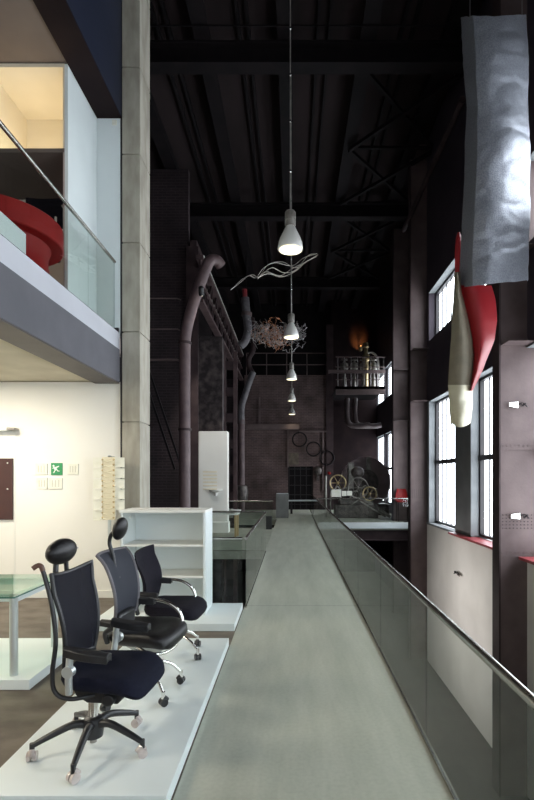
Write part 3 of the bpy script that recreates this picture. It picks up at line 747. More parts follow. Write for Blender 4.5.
# rack of cards
RD = 6.86
t = thing('card_rack', 'tall rack of small white cards hung on the wall right of the green sign', 'rack', at(108, 538, RD))
O = t.location
def loc(b): return b.xf(Matrix.Translation(-O))
b = MB(); p = at(107, 537, RD); q = at(110, 455, RD); b.box(p.x, q.x, RD+.03, RD+.05, p.z, q.z); b.box(p.x, q.x, RD+.03, WD-.002, Z(458, RD), Z(456, RD)); loc(b).build('stem', M['alu'], t, False)
b = MB(); p = at(101.5, 520, RD); q = at(114.5, 457, RD); b.box(p.x, q.x, RD+.02, RD+.035, p.z, q.z); loc(b).build('backing', M['yellow_holder'], t, False)
for r in range(6):
    y0 = 457.5+r*10.6
    for side, (x0, x1) in enumerate(((93, 101.3), (115, 124.5))):
        p = at(x0, y0+9.3, RD); q = at(x1, y0, RD)
        if side == 1 and r == 5: continue
        b = MB(); b.box(p.x, q.x, RD-.0, RD+.004, p.z, q.z); b.box(p.x+.01, q.x-.0, RD-.03, RD+.006, p.z-.008, p.z)
        loc(b).build('card', M['card'], t, False)
    for k in range(2):
        yy = y0+2.2+k*5
        b = MB(); a0 = at(102, yy, RD-.03); a1 = at(114, yy, RD-.03)
        b.tube(smooth_path([a0+Vector((0, .04, 0)), a0, (a0+a1)/2+Vector((0, -.02, -.025)), a1, a1+Vector((0, .04, 0))], 4), .007, 6)
        loc(b).build('holder', M['yellow_holder'], t)
    for k in range(2):
        yy = y0+2.2+k*5
        for xx in (102.5, 113.5): loc(MB().ell(at(xx, yy, RD-.035), .016, .012, .014, 8, 6)).build('clip', M['brass'], t)

# ------------------------------------------------------------------ upper room contents
c = Vector((-3.20, 5.42, 3.70))
t = thing('round_table', 'large round red table with flared drum foot on the mezzanine at top left', 'table', c)
MB().lathe([(.60, 0), (.60, .02), (.57, .10), (.53, .22), (.50, .34), (.50, .44), (.53, .53)], (0, 0, 0), 56).build('foot', M['red'], t)
MB().lathe([(.48, .525), (.645, .53), (.655, .54), (.655, .75), (.64, .765), (.30, .765)], (0, 0, 0), 64).build('tabletop', M['red'], t)
b = MB(); b.box(-2.78, -2.60, 2.8, 4.88, 3.71, 4.07); tag(b.build('low_cabinet', M['white_cold'], None, False, .004), 'low pale cabinet behind the mezzanine glass at the left edge', 'cabinet')
# black chair behind the counter
c = Vector((-3.32, 6.42, 3.70))
t = thing('visitor_chair', 'black chair showing above the round red table', 'chair', c, -PI/2)
b = MB(); b.sheet(lambda u, v: ((-.22-.05*v-.03*(1-(2*u-1)**2)), (u-.5)*.5, .80+.70*v), 8, 6, lambda u, v: (-.04, 0, 0)); b.build('backrest', M['black_cloth'], t)
MB().box(-.22, .24, -.25, .25, .72, .80).build('seat', M['black_cloth'], t, True, .02)
for s in (-1, 1):
    MB().tube(smooth_path([(-.26, s*.27, 0), (-.26, s*.27, .9), (-.27, s*.27, 1.32), (-.24, s*.25, 1.40)], 4), .014, 8).build('leg', M['chrome'], t)
    MB().tube([(.22, s*.27, 0), (.22, s*.27, 1.0), (-.2, s*.27, 1.02)], .014, 8).build('leg', M['chrome'], t)
t.scale = (1, 1, 1.16)
b = MB(); b.box(-3.0, -2.805, 6.15, 6.4, 4.71, 4.75); b.box(-2.95, -2.93, 6.2, 6.22, 4.75, 4.93); tag(b.build('small_shelf', M['white'], None, False), 'small white shelf to the right of the red table', 'shelf')

# ------------------------------------------------------------------ office chairs
def star(R, mcol, t, a0, rr=.026, chrome=False, cast=None, bow=0.):
    b = MB(); b.lathe([(.03, .07), (.055, .08), (.06, .12), (.052, .19), (.035, .20)], (0, 0, 0), 20)
    ds = []
    for k in range(5):
        a = a0+k*2*PI/5; d = Vector((math.cos(a), math.sin(a), 0)); ds.append((a, d))
        q = smooth_path([d*.03+Vector((0, 0, .155)), d*R*.35+Vector((0, 0, .165+bow)), d*R*.75+Vector((0, 0, .12+bow)), d*R+Vector((0, 0, .085))], 5)
        n_ = len(q); b.tube(q, [rr*(1-.42*i/(n_-1)) for i in range(n_)], 12)
        b.cyl(d*R+Vector((0, 0, .05)), d*R+Vector((0, 0, .10)), .014, 12)
    b.build('star_base', mcol, t)
    for i, (a, d) in enumerate(ds):
        c = d*R; ca = a+.9+i*1.3; w = Vector((math.cos(ca), math.sin(ca), 0))
        b = MB()
        for s in (-1, 1): b.cyl(c+w*(s*.006)+Vector((0, 0, .027)), c+w*(s*.026)+Vector((0, 0, .027)), .027, 18)
        f = Vector((-w.y, w.x, 0)); b.tube([c+f*.03+Vector((0, 0, .035)), c+f*.012+Vector((0, 0, .055)), c+Vector((0, 0, .062))], .016, 8)
        b.build('caster', cast or M['black_plastic'], t)
def cushion(L_, Wd, z, th, drop, x0, taper=.1, dish=.012):
    """seat pad: length L_ along x, width Wd, top at z"""
    b = MB(); seg = 40; rings = [(-th, .70), (-th, .86), (-th*.8, .955), (-th*.5, 1.0), (-th*.2, .985), (-th*.04, .93), (0, .82), (-.003, .6), (-dish, .3), (-dish, .0)]
    n0 = 0; n = len(b.v)
    for dz, s in rings:
        for k in range(seg):
            a = 2*PI*k/seg; e = .42
            cx = math.copysign(abs(math.cos(a))**e, math.cos(a))*s; cy = math.copysign(abs(math.sin(a))**e, math.sin(a))*s
            x = cx*L_/2; y = cy*Wd/2*(1+taper*cx)
            fr = max(0, (cx-.35)/.65)
            b.v.append(Vector((x0+x, y, z+dz-drop*fr**2+.02*max(0, -cx-.5))))
    for i in range(len(rings)-1):
        for k in range(seg):
            l = (k+1) % seg; b.f.append((n+i*seg+k, n+i*seg+l, n+(i+1)*seg+l, n+(i+1)*seg+k))
    b.f.append(tuple(n+k for k in reversed(range(seg))))
    return b
def back(w0, w1, z0, z1, xb, lean, t, mcloth, mframe, lum=.035, curve=.04, flare=0, topdip=.0):
    def fn(u, v):
        w = w0+(w1-w0)*(v**.8); uu = 2*u-1
        x = xb-lean*v+lum*math.sin(PI*min(v*1.25, 1))+flare*max(0, v-.75)**2*-4-curve*(1-uu*uu)
        return (x, uu*w/2, z0+(z1-z0)*v-topdip*(uu*uu)*v)
    MB().sheet(fn, 14, 18, lambda u, v: (-.016, 0, 0)).build('backrest', mcloth, t)
    per = [fn(0, v/14) for v in range(15)]+[fn(u/12, 1) for u in range(1, 12)]+[fn(1, 1-v/14) for v in range(15)]+[fn(1-u/12, 0) for u in range(1, 12)]
    per = [Vector(p)+Vector((-.008, 0, 0)) for p in per]
    MB().tube(per, .0125, 8, True).build('back_frame', mframe, t)

# chair 1 (nearest): black frame, net back, clear casters
a1 = math.radians(-6)
t = thing('office_chair', 'nearest office chair, with smoky clear casters and black star base', 'chair', (-1.185, 2.975, .08), a1, 'office chairs on the white platform')
star(.325, M['black_plastic'], t, math.radians(274)-a1, .026, cast=M['caster_clear'])
MB().cyl((0, 0, .10), (0, 0, .36), .028, 20).build('gas_lift', M['chrome'], t)
MB().cyl((0, 0, .045), (0, 0, .10), .02, 12).build('lift_foot', M['machine_light'], t)
b = MB(); b.prism([(-.17, .35), (-.10, .31), (.08, .31), (.13, .36), (.16, .40), (-.20, .42)], -.12, .12, lambda a, c, s: Vector((a, s, c)))
b.cyl((.04, -.16, .345), (.04, .16, .345), .035, 16)
b.build('mechanism', M['black_plastic'], t, True, .006)
cushion(.50, .49, .50, .09, .075, .005).build('seat', M['navy'], t)
back(.34, .44, .53, 1.03, -.20, .045, t, M['mesh1'], M['black_plastic'], lum=.03, curve=.04, topdip=-.03)
for s in (-1, 1):
    b = MB(); b.tube(smooth_path([(-.02, s*.18, .385), (-.15, s*.22, .375), (-.225, s*.232, .415), (-.24, s*.232, .52), (-.225, s*.225, .70), (-.25, s*.225, .90), (-.29, s*.225, 1.05)] + ([(-.31, s*.225, 1.10)] if s < 0 else []), 6), .0125, 10)
    b.build('side_frame', M['black_plastic'], t)
    b = MB(); b.tube(smooth_path([(-.13, s*.255, .42), (-.12, s*.275, .53), (-.11, s*.275, .66)], 5), .02, 10); b.build('arm_upright', M['alu'], t)
    b = MB(); b.cyl((-.11, s*.275, .555), (-.11, s*.31, .555), .032, 20); b.build('arm_knob', M['alu'], t)
    b = MB(); n_ = 14
    b.sheet(lambda u, v: (-.14+.25*u, s*.275+(v-.5)*.085*math.sin(PI*min(max(u, .12), .88))**.35, .675-.03*u+.012*math.sin(PI*v)), 14, 8, lambda u, v: (0, 0, -.042)); b.build('arm_pad', M['black_plastic'], t, True, .004)
b = MB(); b.tube(smooth_path([(-.30, -.225, 1.08), (-.308, -.228, 1.105), (-.325, -.235, 1.11), (-.345, -.25, 1.095)], 4), .014, 10); b.build('coat_hook', M['brown_plastic'], t)
b = MB(); b.tube([(-.315, -.05, .92), (-.335, -.045, 1.04), (-.335, -.04, 1.12)], .016, 8); b.build('headrest_stem', M['black_plastic'], t)
MB().tube([(-.315, .08, .92), (-.335, .07, 1.04), (-.335, .06, 1.12)], .014, 8).build('headrest_stem', M['black_plastic'], t)
b = MB(); b.ell((0, 0, 0), .062, .135, .078, 24, 14); b.xf(Matrix.Translation((-.325, 0, 1.155)) @ Matrix.Rotation(math.radians(12), 4, 'Y')); b.build('headrest', M['leather'], t)
b = MB(); b.tube([(-.33, .10, 1.145), (-.33, .19, 1.15)], .006, 6); b.build('lever', M['wire'], t)

def shift_upper(t, dx, dz):
    for c in t.children:
        if c.name.split('.')[0] not in ('star_base', 'caster', 'gas_lift', 'lift_foot'): c.location = (dx, 0, dz)
shift_upper(t, .125, .02)
def chrome_arm(t, z, x0, xe):
    # arched chrome arm on the far side of the seat
    q = smooth_path([(x0, .22, z-.10), (x0+.02, .215, z-.02), (x0+.10, .21, z+.012), (x0+.24, .21, z+.012), (xe-.10, .21, z-.01), (xe-.02, .21, z-.07), (xe+.01, .205, z-.15), (xe-.01, .20, .42)], 6)
    MB().tube(q, .0135, 10).build('arm_loop', M['chrome'], t)
    MB().sheet(lambda u, v: (x0-.03+.25*u, .21+(v-.5)*.078*math.sin(PI*min(max(u, .1), .9))**.4, z+.035+.01*math.sin(PI*v)-.02*u), 12, 8, lambda u, v: (0, 0, -.042)).build('arm_pad', M['black_plastic'], t, True, .004)
def strut_arm(t, z, x0):
    MB().tube(smooth_path([(x0+.02, -.20, .42), (x0+.03, -.245, .50), (x0+.10, -.25, z-.02)], 5), .019, 10).build('arm_upright', M['black_plastic'], t)
    MB().sheet(lambda u, v: (x0+.22*u, -.25+(v-.5)*.075*math.sin(PI*min(max(u, .1), .9))**.4, z+.02+.01*math.sin(PI*v)-.01*u), 12, 8, lambda u, v: (0, 0, -.036)).build('arm_pad', M['black_plastic'], t, True, .004)

# chair 2 (middle): grey net back, leather seat, chrome base and arms
a2 = math.radians(-8)
t = thing('office_chair', 'middle office chair, with grey net back, small headrest and shiny leather seat', 'chair', (-1.16, 3.76, .08), a2, 'office chairs on the white platform')
star(.33, M['chrome'], t, math.radians(30)-a2, .018, bow=.05)
MB().cyl((0, 0, .08), (0, 0, .36), .026, 20).build('gas_lift', M['chrome'], t)
b = MB(); b.prism([(-.17, .36), (-.10, .33), (.08, .33), (.15, .38), (-.20, .42)], -.11, .11, lambda a, c, s: Vector((a, s, c))); b.build('mechanism', M['alu'], t, True, .006)
b = MB(); b.tube(smooth_path([(-.05, -.2, .40), (.05, -.21, .36), (.12, -.1, .33), (.13, .1, .33), (.05, .21, .36), (-.05, .2, .4)], 6), .013, 10); b.build('seat_frame', M['chrome'], t)
cushion(.50, .49, .50, .10, .045, -.05).build('seat', M['leather'], t)
back(.33, .43, .56, 1.04, -.22, .05, t, M['mesh2'], M['duct'], lum=.03, curve=.05, flare=.25)
MB().box(-.27, -.21, -.13, .13, .44, .60).build('lumbar_shell', M['black_plastic'], t, True, .02)
MB().tube(smooth_path([(-.16, 0, .40), (-.25, 0, .42), (-.29, 0, .55), (-.30, 0, .85)], 6), .024, 12).build('spine', M['black_plastic'], t)
chrome_arm(t, .62, -.31, .13); strut_arm(t, .57, -.29)
b = MB(); b.tube(smooth_path([(-.30, 0, .80), (-.33, 0, 1.0), (-.36, 0, 1.10), (-.345, 0, 1.17), (-.30, 0, 1.20)], 6), .015, 10); b.build('headrest_stem', M['black_plastic'], t)
b = MB(); b.ell((0, 0, 0), .045, .085, .088, 24, 14); b.xf(Matrix.Translation((-.275, 0, 1.215)) @ Matrix.Rotation(math.radians(14), 4, 'Y')); b.build('headrest', M['leather'], t)

shift_upper(t, .13, .015)
# chair 3 (farthest): fabric, no headrest
a3 = math.radians(-5)
t = thing('office_chair', 'farthest office chair, without headrest, with plain black fabric back', 'chair', (-1.12, 4.56, .08), a3, 'office chairs on the white platform')
star(.31, M['chrome'], t, math.radians(-25)-a3, .017, bow=.03)
MB().cyl((0, 0, .08), (0, 0, .36), .026, 20).build('gas_lift', M['chrome'], t)
b = MB(); b.prism([(-.17, .36), (-.10, .33), (.08, .33), (.15, .38), (-.20, .42)], -.11, .11, lambda a, c, s: Vector((a, s, c))); b.build('mechanism', M['alu'], t, True, .006)
cushion(.50, .50, .49, .10, .05, .06).build('seat', M['black_cloth'], t)
def fn3(u, v):
    uu = 2*u-1; w = .38+.06*v
    return (-.17-.06*v+.05*math.sin(PI*min(v*1.2, 1))-.04*(1-uu*uu), uu*w/2, .50+.455*v+.02*uu*v)
MB().sheet(fn3, 14, 16, lambda u, v: (-.05*math.sin(PI*min(max(v, .06), .94))**.4*math.sin(PI*min(max(u, .06), .94))**.4, 0, 0)).build('backrest', M['black_cloth'], t)
chrome_arm(t, .63, -.27, .17); strut_arm(t, .60, -.24)

# ------------------------------------------------------------------ pendant lamps
LX = -.03
def pendant(D, label, first=None):
    zb = 4.88
    t = thing('pendant_lamp', label, 'lamp', (LX, D, zb), 0, 'pendant lamps over the bridge')
    MB().lathe([(.175, 0), (.178, .02), (.165, .10), (.14, .17), (.10, .25), (.07, .31), (.055, .33)], (0, 0, 0), 36).build('reflector', M['lampmetal'], t)
    o = t.children[0]
    # open the reflector at the bottom with a lit lens
    MB().lathe([(.0, -.004), (.155, -.004), (.155, -.001), (0, -.001)], (0, 0, 0), 32).build('lens', M['lamplit'], t)
    b = MB(); b.lathe([(.05, .33), (.075, .34), (.075, .40), (.07, .405), (.07, .42), (.075, .425), (.075, .52), (.06, .54), (.02, .55)], (0, 0, 0), 24)
    for k in range(10): a = k*PI/5; b.box(.07*math.cos(a)-.006, .07*math.cos(a)+.006, .07*math.sin(a)-.006, .07*math.sin(a)+.006, .35, .51)
    b.build('ballast_housing', M['machine_light'], t)
    MB().tube([(0, 0, .55), (0, 0, 6.0)], .008 if D < 10 else .012, 6).build('suspension_cable', M['machine_light'], t)
    for z in (1.1, 1.8, 2.45, 3.1): MB().ell((0, 0, z), .018, .018, .025, 8, 6).build('cable_clip', M['chrome'], t)
    return t
names = ['nearest and largest pendant lamp over the bridge', 'second pendant lamp over the bridge, before the wire tangle', 'third pendant lamp over the bridge, just above the brick wall top', 'fourth pendant lamp, second lowest in the row', 'farthest pendant lamp, lowest in the row']
for D, nm in zip((7.0, 11.4, 16.3, 20.9, 25.4), names):
    pendant(D, nm)
    l = bpy.data.lights.new('pendant_light', 'SPOT'); l.energy = 28; l.color = (1, .86, .6); l.spot_size = 2.0; l.spot_blend = .8; l.shadow_soft_size = .12
    o = bpy.data.objects.new('pendant_light', l); o.location = (LX, D, 4.86); C.objects.link(o)

# wavy ribbons hanging
t = thing('ribbon_sculpture', 'pale wavy bundle of strips hanging behind the nearest pendant lamp', 'sculpture', (-.5, 12, 6.6))
paths = [[(231, 290, 0), (240, 283, .1), (249, 276, .15), (256, 278, 0), (264, 268, -.2), (276, 263, -.1), (292, 266, .1), (304, 258, .1), (317, 254, 0)],
         [(231, 290, 0), (243, 279, .2), (252, 275, .1), (259, 277, .1), (268, 265, .2), (282, 262, .2), (295, 268, .1), (306, 262, -.1), (318, 255, -.1)],
         [(258, 279, .0), (266, 272, .2), (280, 276, .3), (292, 269, .2), (302, 264, .2), (316, 257, .1)],
         [(258, 278, .1), (268, 274, .4), (282, 277, .4), (296, 271, .3), (305, 263, .2), (317, 256, .1)],
         [(262, 275, .1), (272, 268, -.1), (284, 273, .1), (296, 270, 0), (308, 256, 0), (317, 254, 0)]]
for pth in paths:
    q = smooth_path([at(x, y, 12+d)-Vector((-.5, 12, 6.6)) for x, y, d in pth], 8)
    b = MB(); b.sheet(lambda u, v: q[min(int(round(u*(len(q)-1))), len(q)-1)]+Vector((0, .16*(v-.5), .075*(v-.5))), len(q)-1, 1, lambda u, v: (0, 0, .012)); b.build('strip', M['ribbon'], t)
MB().tube([at(250, 276, 12)-t.location, at(250, 276, 12)-t.location+Vector((0, 0, 4.3))], .003, 5).build('hanging_wire', M['steel_black'], t)
MB().tube([at(310, 258, 12)-t.location, at(310, 258, 12)-t.location+Vector((0, 0, 4.2))], .003, 5).build('hanging_wire', M['steel_black'], t)

# wire tangle
t = thing('wire_tangle', 'cloud of tangled copper and steel wire hanging above the bridge', 'sculpture', (-.55, 17, 6.55))
for nm, mm, sx, cx, cnt in (('steel_wires', 'wire', .75, .02, 74), ('copper_wires', 'copper', .34, -.20, 30)):
    b = MB()
    for k in range(cnt):
        c = Vector((random.gauss(cx, sx*.7), random.uniform(-.35, .35), 0)); c.x = max(-.72, min(.80, c.x))
        c.z = random.uniform(-.28, .28)-.22*c.x+(.12 if c.x > .6 else 0)
        r = random.uniform(.08, .22); ax = Vector((random.gauss(0, 1), random.gauss(0, 1), random.gauss(0, 1))).normalized()
        u = ax.orthogonal().normalized(); w = ax.cross(u); ph = random.uniform(0, 6)
        pts = []
        for i in range(16):
            a = ph+i*.42; rr = r*(1+.35*math.sin(2.3*i+k))
            pts.append(c+u*math.cos(a)*rr+w*math.sin(a)*rr+ax*.02*i*(1 if k % 2 else -1))
        b.tube(pts, .0075, 4)
    b.build(nm, M[mm], t)
MB().tube([(0, 0, .1), (0, 0, 4.3)], .004, 5).build('hanging_wire', M['steel_black'], t)
l = bpy.data.lights.new('tangle_spot', 'SPOT'); l.energy = 110; l.color = (1, .66, .40); l.spot_size = .35; l.shadow_soft_size = .05; l.spot_blend = .7
o = bpy.data.objects.new('tangle_spot', l); o.location = (-.85, 13.5, 8.4); C.objects.link(o)
o.rotation_euler = (Vector((-.7, 17, 6.5))-Vector(o.location)).to_track_quat('-Z', 'Y').to_euler()

# ------------------------------------------------------------------ hanging textile
TD = 6.5
O = Vector((2.65, TD, 3.0))
t = thing('hanging_textile', 'tall crumpled silver sheet with red and khaki cloth hanging before the windows', 'textile', O)
def rows(tab, v):
    y = tab[0][0]+(tab[-1][0]-tab[0][0])*v
    for a, c in zip(tab, tab[1:]):
        if y <= c[0] or c is tab[-1]:
            s = (y-a[0])/(c[0]-a[0]); return y, [a[i]+(c[i]-a[i])*s for i in range(1, len(a))]
def crease(p, amp, sc):
    # broad soft folds running diagonally with a few sharp ridges
    n1 = noise.noise(Vector((p.x*sc*.7+p.z*.25, (p.z-.5*p.x)*sc*.75, 13.1)))
    n2 = noise.noise(Vector((p.x*sc*.8, (p.z-.35*p.x)*sc*1.25, 31.7)))
    n3 = noise.noise(Vector((p.x*sc*4, (p.z-.2*p.x)*sc*5, 5.7)))
    return amp*(n1*1.1-min(abs(n2)*3.0, .8)*.35+n3*.14)
silver = [(17, 461, 526.5), (40, 462, 527.5), (80, 463, 527.5), (110, 466, 528.5), (200, 463, 530), (282, 459.5, 528)]
def fs(u, v):
    y, (xl, xr) = rows(silver, v)
    y2 = y+(-3*u if v < .03 else 0)+(4 if v > .97 else 0)*math.sin(u*3)*0+(v > .5)*(v-.5)*2*(6-8*u)*(1 if v > 0 else 0)
    dep = TD-.28*math.sin(PI*u)**.8+.12*u
    if u < .18: dep += (.18-u)*1.6
    p = at(xl+(xr-xl)*u, y2, dep)
    p.y += crease(p, .055, 2.2)
    return p-O
MB().sheet(fs, 60, 150, lambda u, v: (0, .006, 0)).build('silver_sheet', M['silver'], t)
def fe(u, v):
    y, (xl, xr) = rows(silver, v); p = at(xr-1.0+.5*u, y+(v-.5)*-2, TD+.12+u*.45); return p-O
MB().sheet(fe, 6, 60, lambda u, v: (.005, 0, 0)).build('silver_sheet', M['silver'], t)
redt = [(286, 457, 491), (300, 460, 495.5), (320, 465, 497.5), (340, 470, 495), (355, 472, 489), (370, 471, 483), (391, 468.5, 472.5)]
def fr_(u, v):
    y, (xl, xr) = rows(redt, v); p = at(xl+(xr-xl)*u, y, TD+.25-.22*math.sin(PI*u)); p.y += crease(p, .03, 2); return p-O
MB().sheet(fr_, 26, 40, lambda u, v: (0, .004, 0)).build('red_cloth', M['red_cloth'], t)
redt2 = [(232, 458, 460), (238, 455.7, 462), (255, 454.8, 464), (275, 455.2, 464), (292, 456, 464)]
def fr2(u, v):
    y, (xl, xr) = rows(redt2, v); return at(xl+(xr-xl)*u, y, TD+.42-.05*math.sin(PI*u))-O
MB().sheet(fr2, 8, 24, lambda u, v: (0, .004, 0)).build('red_cloth', M['red_cloth'], t)
kh = [(272, 454.5, 460), (292, 453.5, 461.5), (315, 452, 468), (340, 451, 474), (365, 449, 475.8), (387, 447.8, 475)]
def fk(u, v):
    y, (xl, xr) = rows(kh, v); p = at(xl+(xr-xl)*u, y-2*math.sin(PI*u)*v, TD+.2-.16*math.sin(PI*u)); p.y += crease(p, .018, 2); return p-O
MB().sheet(fk, 22, 50, lambda u, v: (0, .006, 0)).build('khaki_cloth', M['khaki'], t)
cr = [(385, 448, 474), (395, 448.3, 472.7), (405, 449, 472.3), (415, 449.8, 471.5), (423, 450.5, 471)]
def fc(u, v):
    y, (xl, xr) = rows(cr, v); p = at(xl+(xr-xl)*u, y+4*math.sin(PI*u)*v, TD+.18-.2*math.sin(PI*u)); p.y += crease(p, .03, 5); return p-O
MB().sheet(fc, 22, 24, lambda u, v: (0, .006, 0)).build('cream_cuff', M['cream_fabric'], t)
b = MB()
for x in (470, 522): q = at(x, 18, TD-.1)-O; b.tube([q, q+Vector((0, 0, 3.1))], .004, 5)
b.build('hanging_wire', M['wire'], t)

# small metal wall pieces, their bright flares put in as wedge plates
def sparkle(c, label, nrm):
    t = thing('wall_bracket', label, 'bracket', c, 0, 'small shiny brackets on the right wall')
    u = Vector((1, 0, 0)) if nrm == 'y' else Vector((0, 1, 0)); o_ = Vector((0, -1, 0)) if nrm == 'y' else Vector((-1, 0, 0))
    s = .17 if nrm == 'y' else .3
    b = MB(); b.sheet(lambda a, v: -u*s*(a)+Vector((0, 0, (v-.5)*.10*(1-.4*a)))+o_*(.015+.04*a), 6, 3, lambda a, v: o_*.004); b.build('plate', M['chrome'], t)  # bright wedge drawn as a plate in place of a glint
    b = MB()
    for k in range(5): b.tube([u*(.02*k)+o_*.02+Vector((0, 0, .03*math.sin(k*2))), u*(.05+.02*k)+o_*.06+Vector((0, 0, .04*math.cos(k*2.4)))], .008, 6)
    b.build('clip', M['black_plastic'], t)
sparkle(at(518, 405, 8.29), 'upper shiny bracket on the nearest steel column', 'y')
sparkle(at(520, 516, 8.29), 'lower shiny bracket on the nearest steel column', 'y')
sparkle(Vector((3.89, 11.75, Z(573, 11.75))), 'small shiny bracket on the white gallery wall', 'x')

# ------------------------------------------------------------------ further exhibits
b = MB(); b.box(X(200, 16.3), X(229, 16.3), 16.0, 16.3, 0, Z(432, 16.3))
t = tag(b.build('partition', M['white'], None, False, .03), 'tall white partition standing left of the far brick wall', 'partition')
p = at(203, 470, 15.99)
b = MB()
for k in range(6): b.box(p.x, p.x+.45, 15.985, 15.998, p.z-.08-k*.11, p.z-k*.11-.04)
b.build('sample_strips', M['yellow_holder'], t, False)
p = at(216, 492, 15.95); b = MB(); b.lathe([(.03, -.12), (.05, -.02), (.20, .04), (.22, .08), (0, .06)], p, 20); b.build('washbasin', M['white'], t)
b = thing('side_table', 'white topped table with light oak legs beyond the first void', 'table', (-1.95, 14.2, 0))
MB().box(-.55, .42, -.3, .35, .64, .68).build('tabletop', M['white'], b, False, .004)
for x in (-.48, .36):
    for y in (-.24, .29): MB().box(x-.03, x+.03, y-.03, y+.03, 0, .64).build('leg', M['oak'], b, False)
t = thing('bowl', 'shallow white bowl on the oak-legged table', 'bowl', (-1.62, 14.2, .68))
MB().lathe([(.05, 0), (.05, .02), (.16, .07), (.17, .09), (.15, .085), (0, .03)], (0, 0, 0), 20).build('body', M['white'], t)
tag(MB().box(-2.45, -1.95, 15.2, 15.6, 0, .32).build('white_box', M['white'], None, False, .01), 'low white box on the landing before the tall white partition', 'box')
tag(MB().box(X(264, 16.45), X(272, 16.45), 16.2, 16.45, 0, .42).build('black_plinth', M['dark_plinth'], None, False, .004), 'small black plinth by the left edge of the bridge', 'plinth')
t = tag(MB().box(X(276, 20.7), X(288.5, 20.7), 20.7, 21.2, 0, 1.0).build('grey_plinth', M['plinth'], None, False, .01), 'grey plinth at the far end of the bridge, left of the door', 'plinth')
b = MB(); b.box(X(276.5, 20.7), X(288, 20.7), 20.75, 21.1, 1.0, 1.02); b.build('top_sheet', M['white_cold'], t, False)
t = thing('curved_bench', 'pale curved bench in front of the far door', 'bench', (.45, 23.2, 0))
b = MB(); b.prism([(-.75+1.5*i/16, .22*math.sin(PI*i/16)-.35) for i in range(17)]+[(.75-1.5*i/16, .22*math.sin(PI*i/16)*.2-.65) for i in range(17)], .58, .63); b.xf(Matrix.Translation((0, .4, 0))); b.build('seat', M['white_cold'], t)
for x in (-.5, .5): MB().box(x-.05, x+.05, -.1, .1, 0, .58).build('leg', M['frame'], t, False)
# red chair and table on the machine platform
t = thing('red_chair', 'red chair at a small table on the machine platform', 'chair', (4.22, 19.17, 0), -PI*.5)
MB().sheet(lambda u, v: (-.12-.08*v-.06*(1-(2*u-1)**2), (u-.5)*.5*(1-.35*v*v*abs(2*u-1)), .80+.44*v), 10, 8, lambda u, v: (-.03, 0, 0)).build('backrest', M['red'], t)
MB().box(-.15, .25, -.24, .24, .74, .80).build('seat', M['red'], t, True, .02)
for x in (-.12, .2):
    for y in (-.2, .2): MB().tube([(x, y, 0), (x, y, .74)], .014, 8).build('leg', M['steel_dark'], t)
t = thing('bar_table', 'small high table in front of the red chair', 'table', (4.36, 18.78, 0))
MB().lathe([(0, .84), (.2, .84), (.2, .87), (0, .87)], (0, 0, 0), 24).build('tabletop', M['machine_light'], t)
MB().cyl((0, 0, .02), (0, 0, .84), .05, 12).build('pedestal', M['steel_dark'], t)
MB().lathe([(.0, 0), (.18, 0), (.18, .02), (0, .03)], (0, 0, 0), 20).build('foot', M['steel_dark'], t)

# ------------------------------------------------------------------ lights of the rooms, a few added to lift dim places
def ceiling_light(x, y, z, sx, sy, label, m='warmlit', e=60, col=(1, .91, .76)):
    t = thing('ceiling_light', label, 'lamp', (x, y, z), 0, 'ceiling lights of the left rooms')
    MB().box(-sx/2-.02, sx/2+.02, -sy/2-.02, sy/2+.02, -.03, 0).build('housing', M['white'], t, False)
    MB().box(-sx/2, sx/2, -sy/2, sy/2, -.036, -.031).build('diffuser', M[m], t, False)
    l = bpy.data.lights.new('ceiling_glow', 'AREA'); l.shape = 'RECTANGLE'; l.size = sx; l.size_y = sy; l.energy = e; l.color = col
    o = bpy.data.objects.new('ceiling_glow', l); o.location = (x, y, z-.045); C.objects.link(o)
ceiling_light(-4.1, 5.6, 3.05, .5, .5, 'ceiling light of the showroom nearest its white wall', e=80)
ceiling_light(-5.4, 3.4, 3.05, .5, .5, 'ceiling light of the showroom over the glass table', e=80)
ceiling_light(-3.6, 1.5, 3.05, .5, .5, 'ceiling light of the showroom nearest the viewer', e=75)
ceiling_light(-4.6, 2.6, 6.75, .5, .5, 'ceiling light of the upper room', e=30, col=(1, .93, .85))
ceiling_light(-3.9, 7.3, 5.655, .3, .3, 'small fill light added inside the recess behind the red table', e=5, col=(1, .86, .76))  # added fill that lifts the dim recess
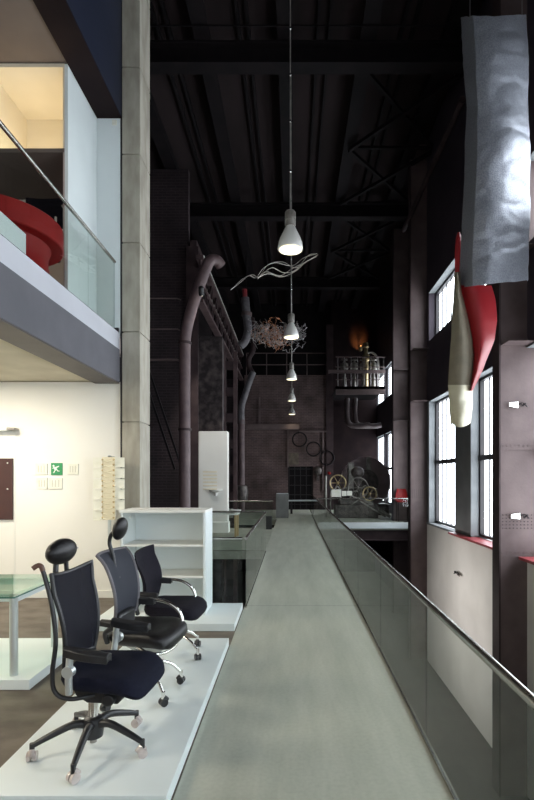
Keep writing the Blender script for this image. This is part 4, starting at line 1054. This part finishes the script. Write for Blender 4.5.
# spotlight added over the landing to brighten the white partition
def spotlight(loc, tgt, e, col, size, label):
    d = Vector(tgt)-Vector(loc); t = thing('spotlight', label, 'lamp', loc); t.rotation_euler = d.to_track_quat('-Z', 'Y').to_euler()
    MB().lathe([(.06, -.12), (.07, -.11), (.07, .08), (.04, .11), (0, .12)], (0, 0, 0), 20).build('housing', M['black_plastic'], t)
    MB().lathe([(0, -.124), (.05, -.124), (.05, -.121), (0, -.121)], (0, 0, 0), 16).build('lens', M['warmlit'], t)
    l = bpy.data.lights.new('spotlight_beam', 'SPOT'); l.energy = e; l.color = col; l.spot_size = size; l.spot_blend = .7; l.shadow_soft_size = .08
    o = bpy.data.objects.new('spotlight_beam', l); o.location = Vector(loc)+d.normalized()*.14; o.rotation_euler = t.rotation_euler; C.objects.link(o)
spotlight((-2.3, 12.6, 6.4), (-2.6, 16, 1.8), 420, (1, .93, .84), .75, 'black spotlight added to brighten the tall white partition')
spotlight((.62, 11.2, -.95), (3.9, 11.2, -1.8), 330, (1, .95, .9), 2.2, 'unseen flood lamp added under the bridge to brighten the white gallery wall')  # unseen lamp added to brighten the gallery wall
# lamp inside the niche
l = bpy.data.lights.new('niche_glow', 'AREA'); l.size = .5; l.energy = 7; l.color = (1, .84, .60)
o = bpy.data.objects.new('niche_glow', l); o.location = (-3.35, 6.5, 5.76); o.rotation_euler = (PI, 0, 0); C.objects.link(o)

# ------------------------------------------------------------------ world, camera
w = bpy.data.worlds.new('world'); bpy.context.scene.world = w; w.use_nodes = True
w.node_tree.nodes['Background'].inputs[0].default_value = (.7, .8, 1, 1); w.node_tree.nodes['Background'].inputs[1].default_value = .3
cam = bpy.data.cameras.new('camera'); co = bpy.data.objects.new('camera', cam); C.objects.link(co)
co.location = (0, 0, EYE); co.rotation_euler = (PI/2, 0, 0)
cam.sensor_width = 36; cam.lens = 22.5; cam.shift_x = -25.5/800; cam.shift_y = 77/800; cam.clip_start = .05; cam.clip_end = 200
sc = bpy.context.scene; sc.camera = co
sc.view_settings.view_transform = 'Standard'; sc.view_settings.look = 'None'; sc.view_settings.gamma = 1; sc.view_settings.exposure = -.25
sc.view_settings.use_curve_mapping = False
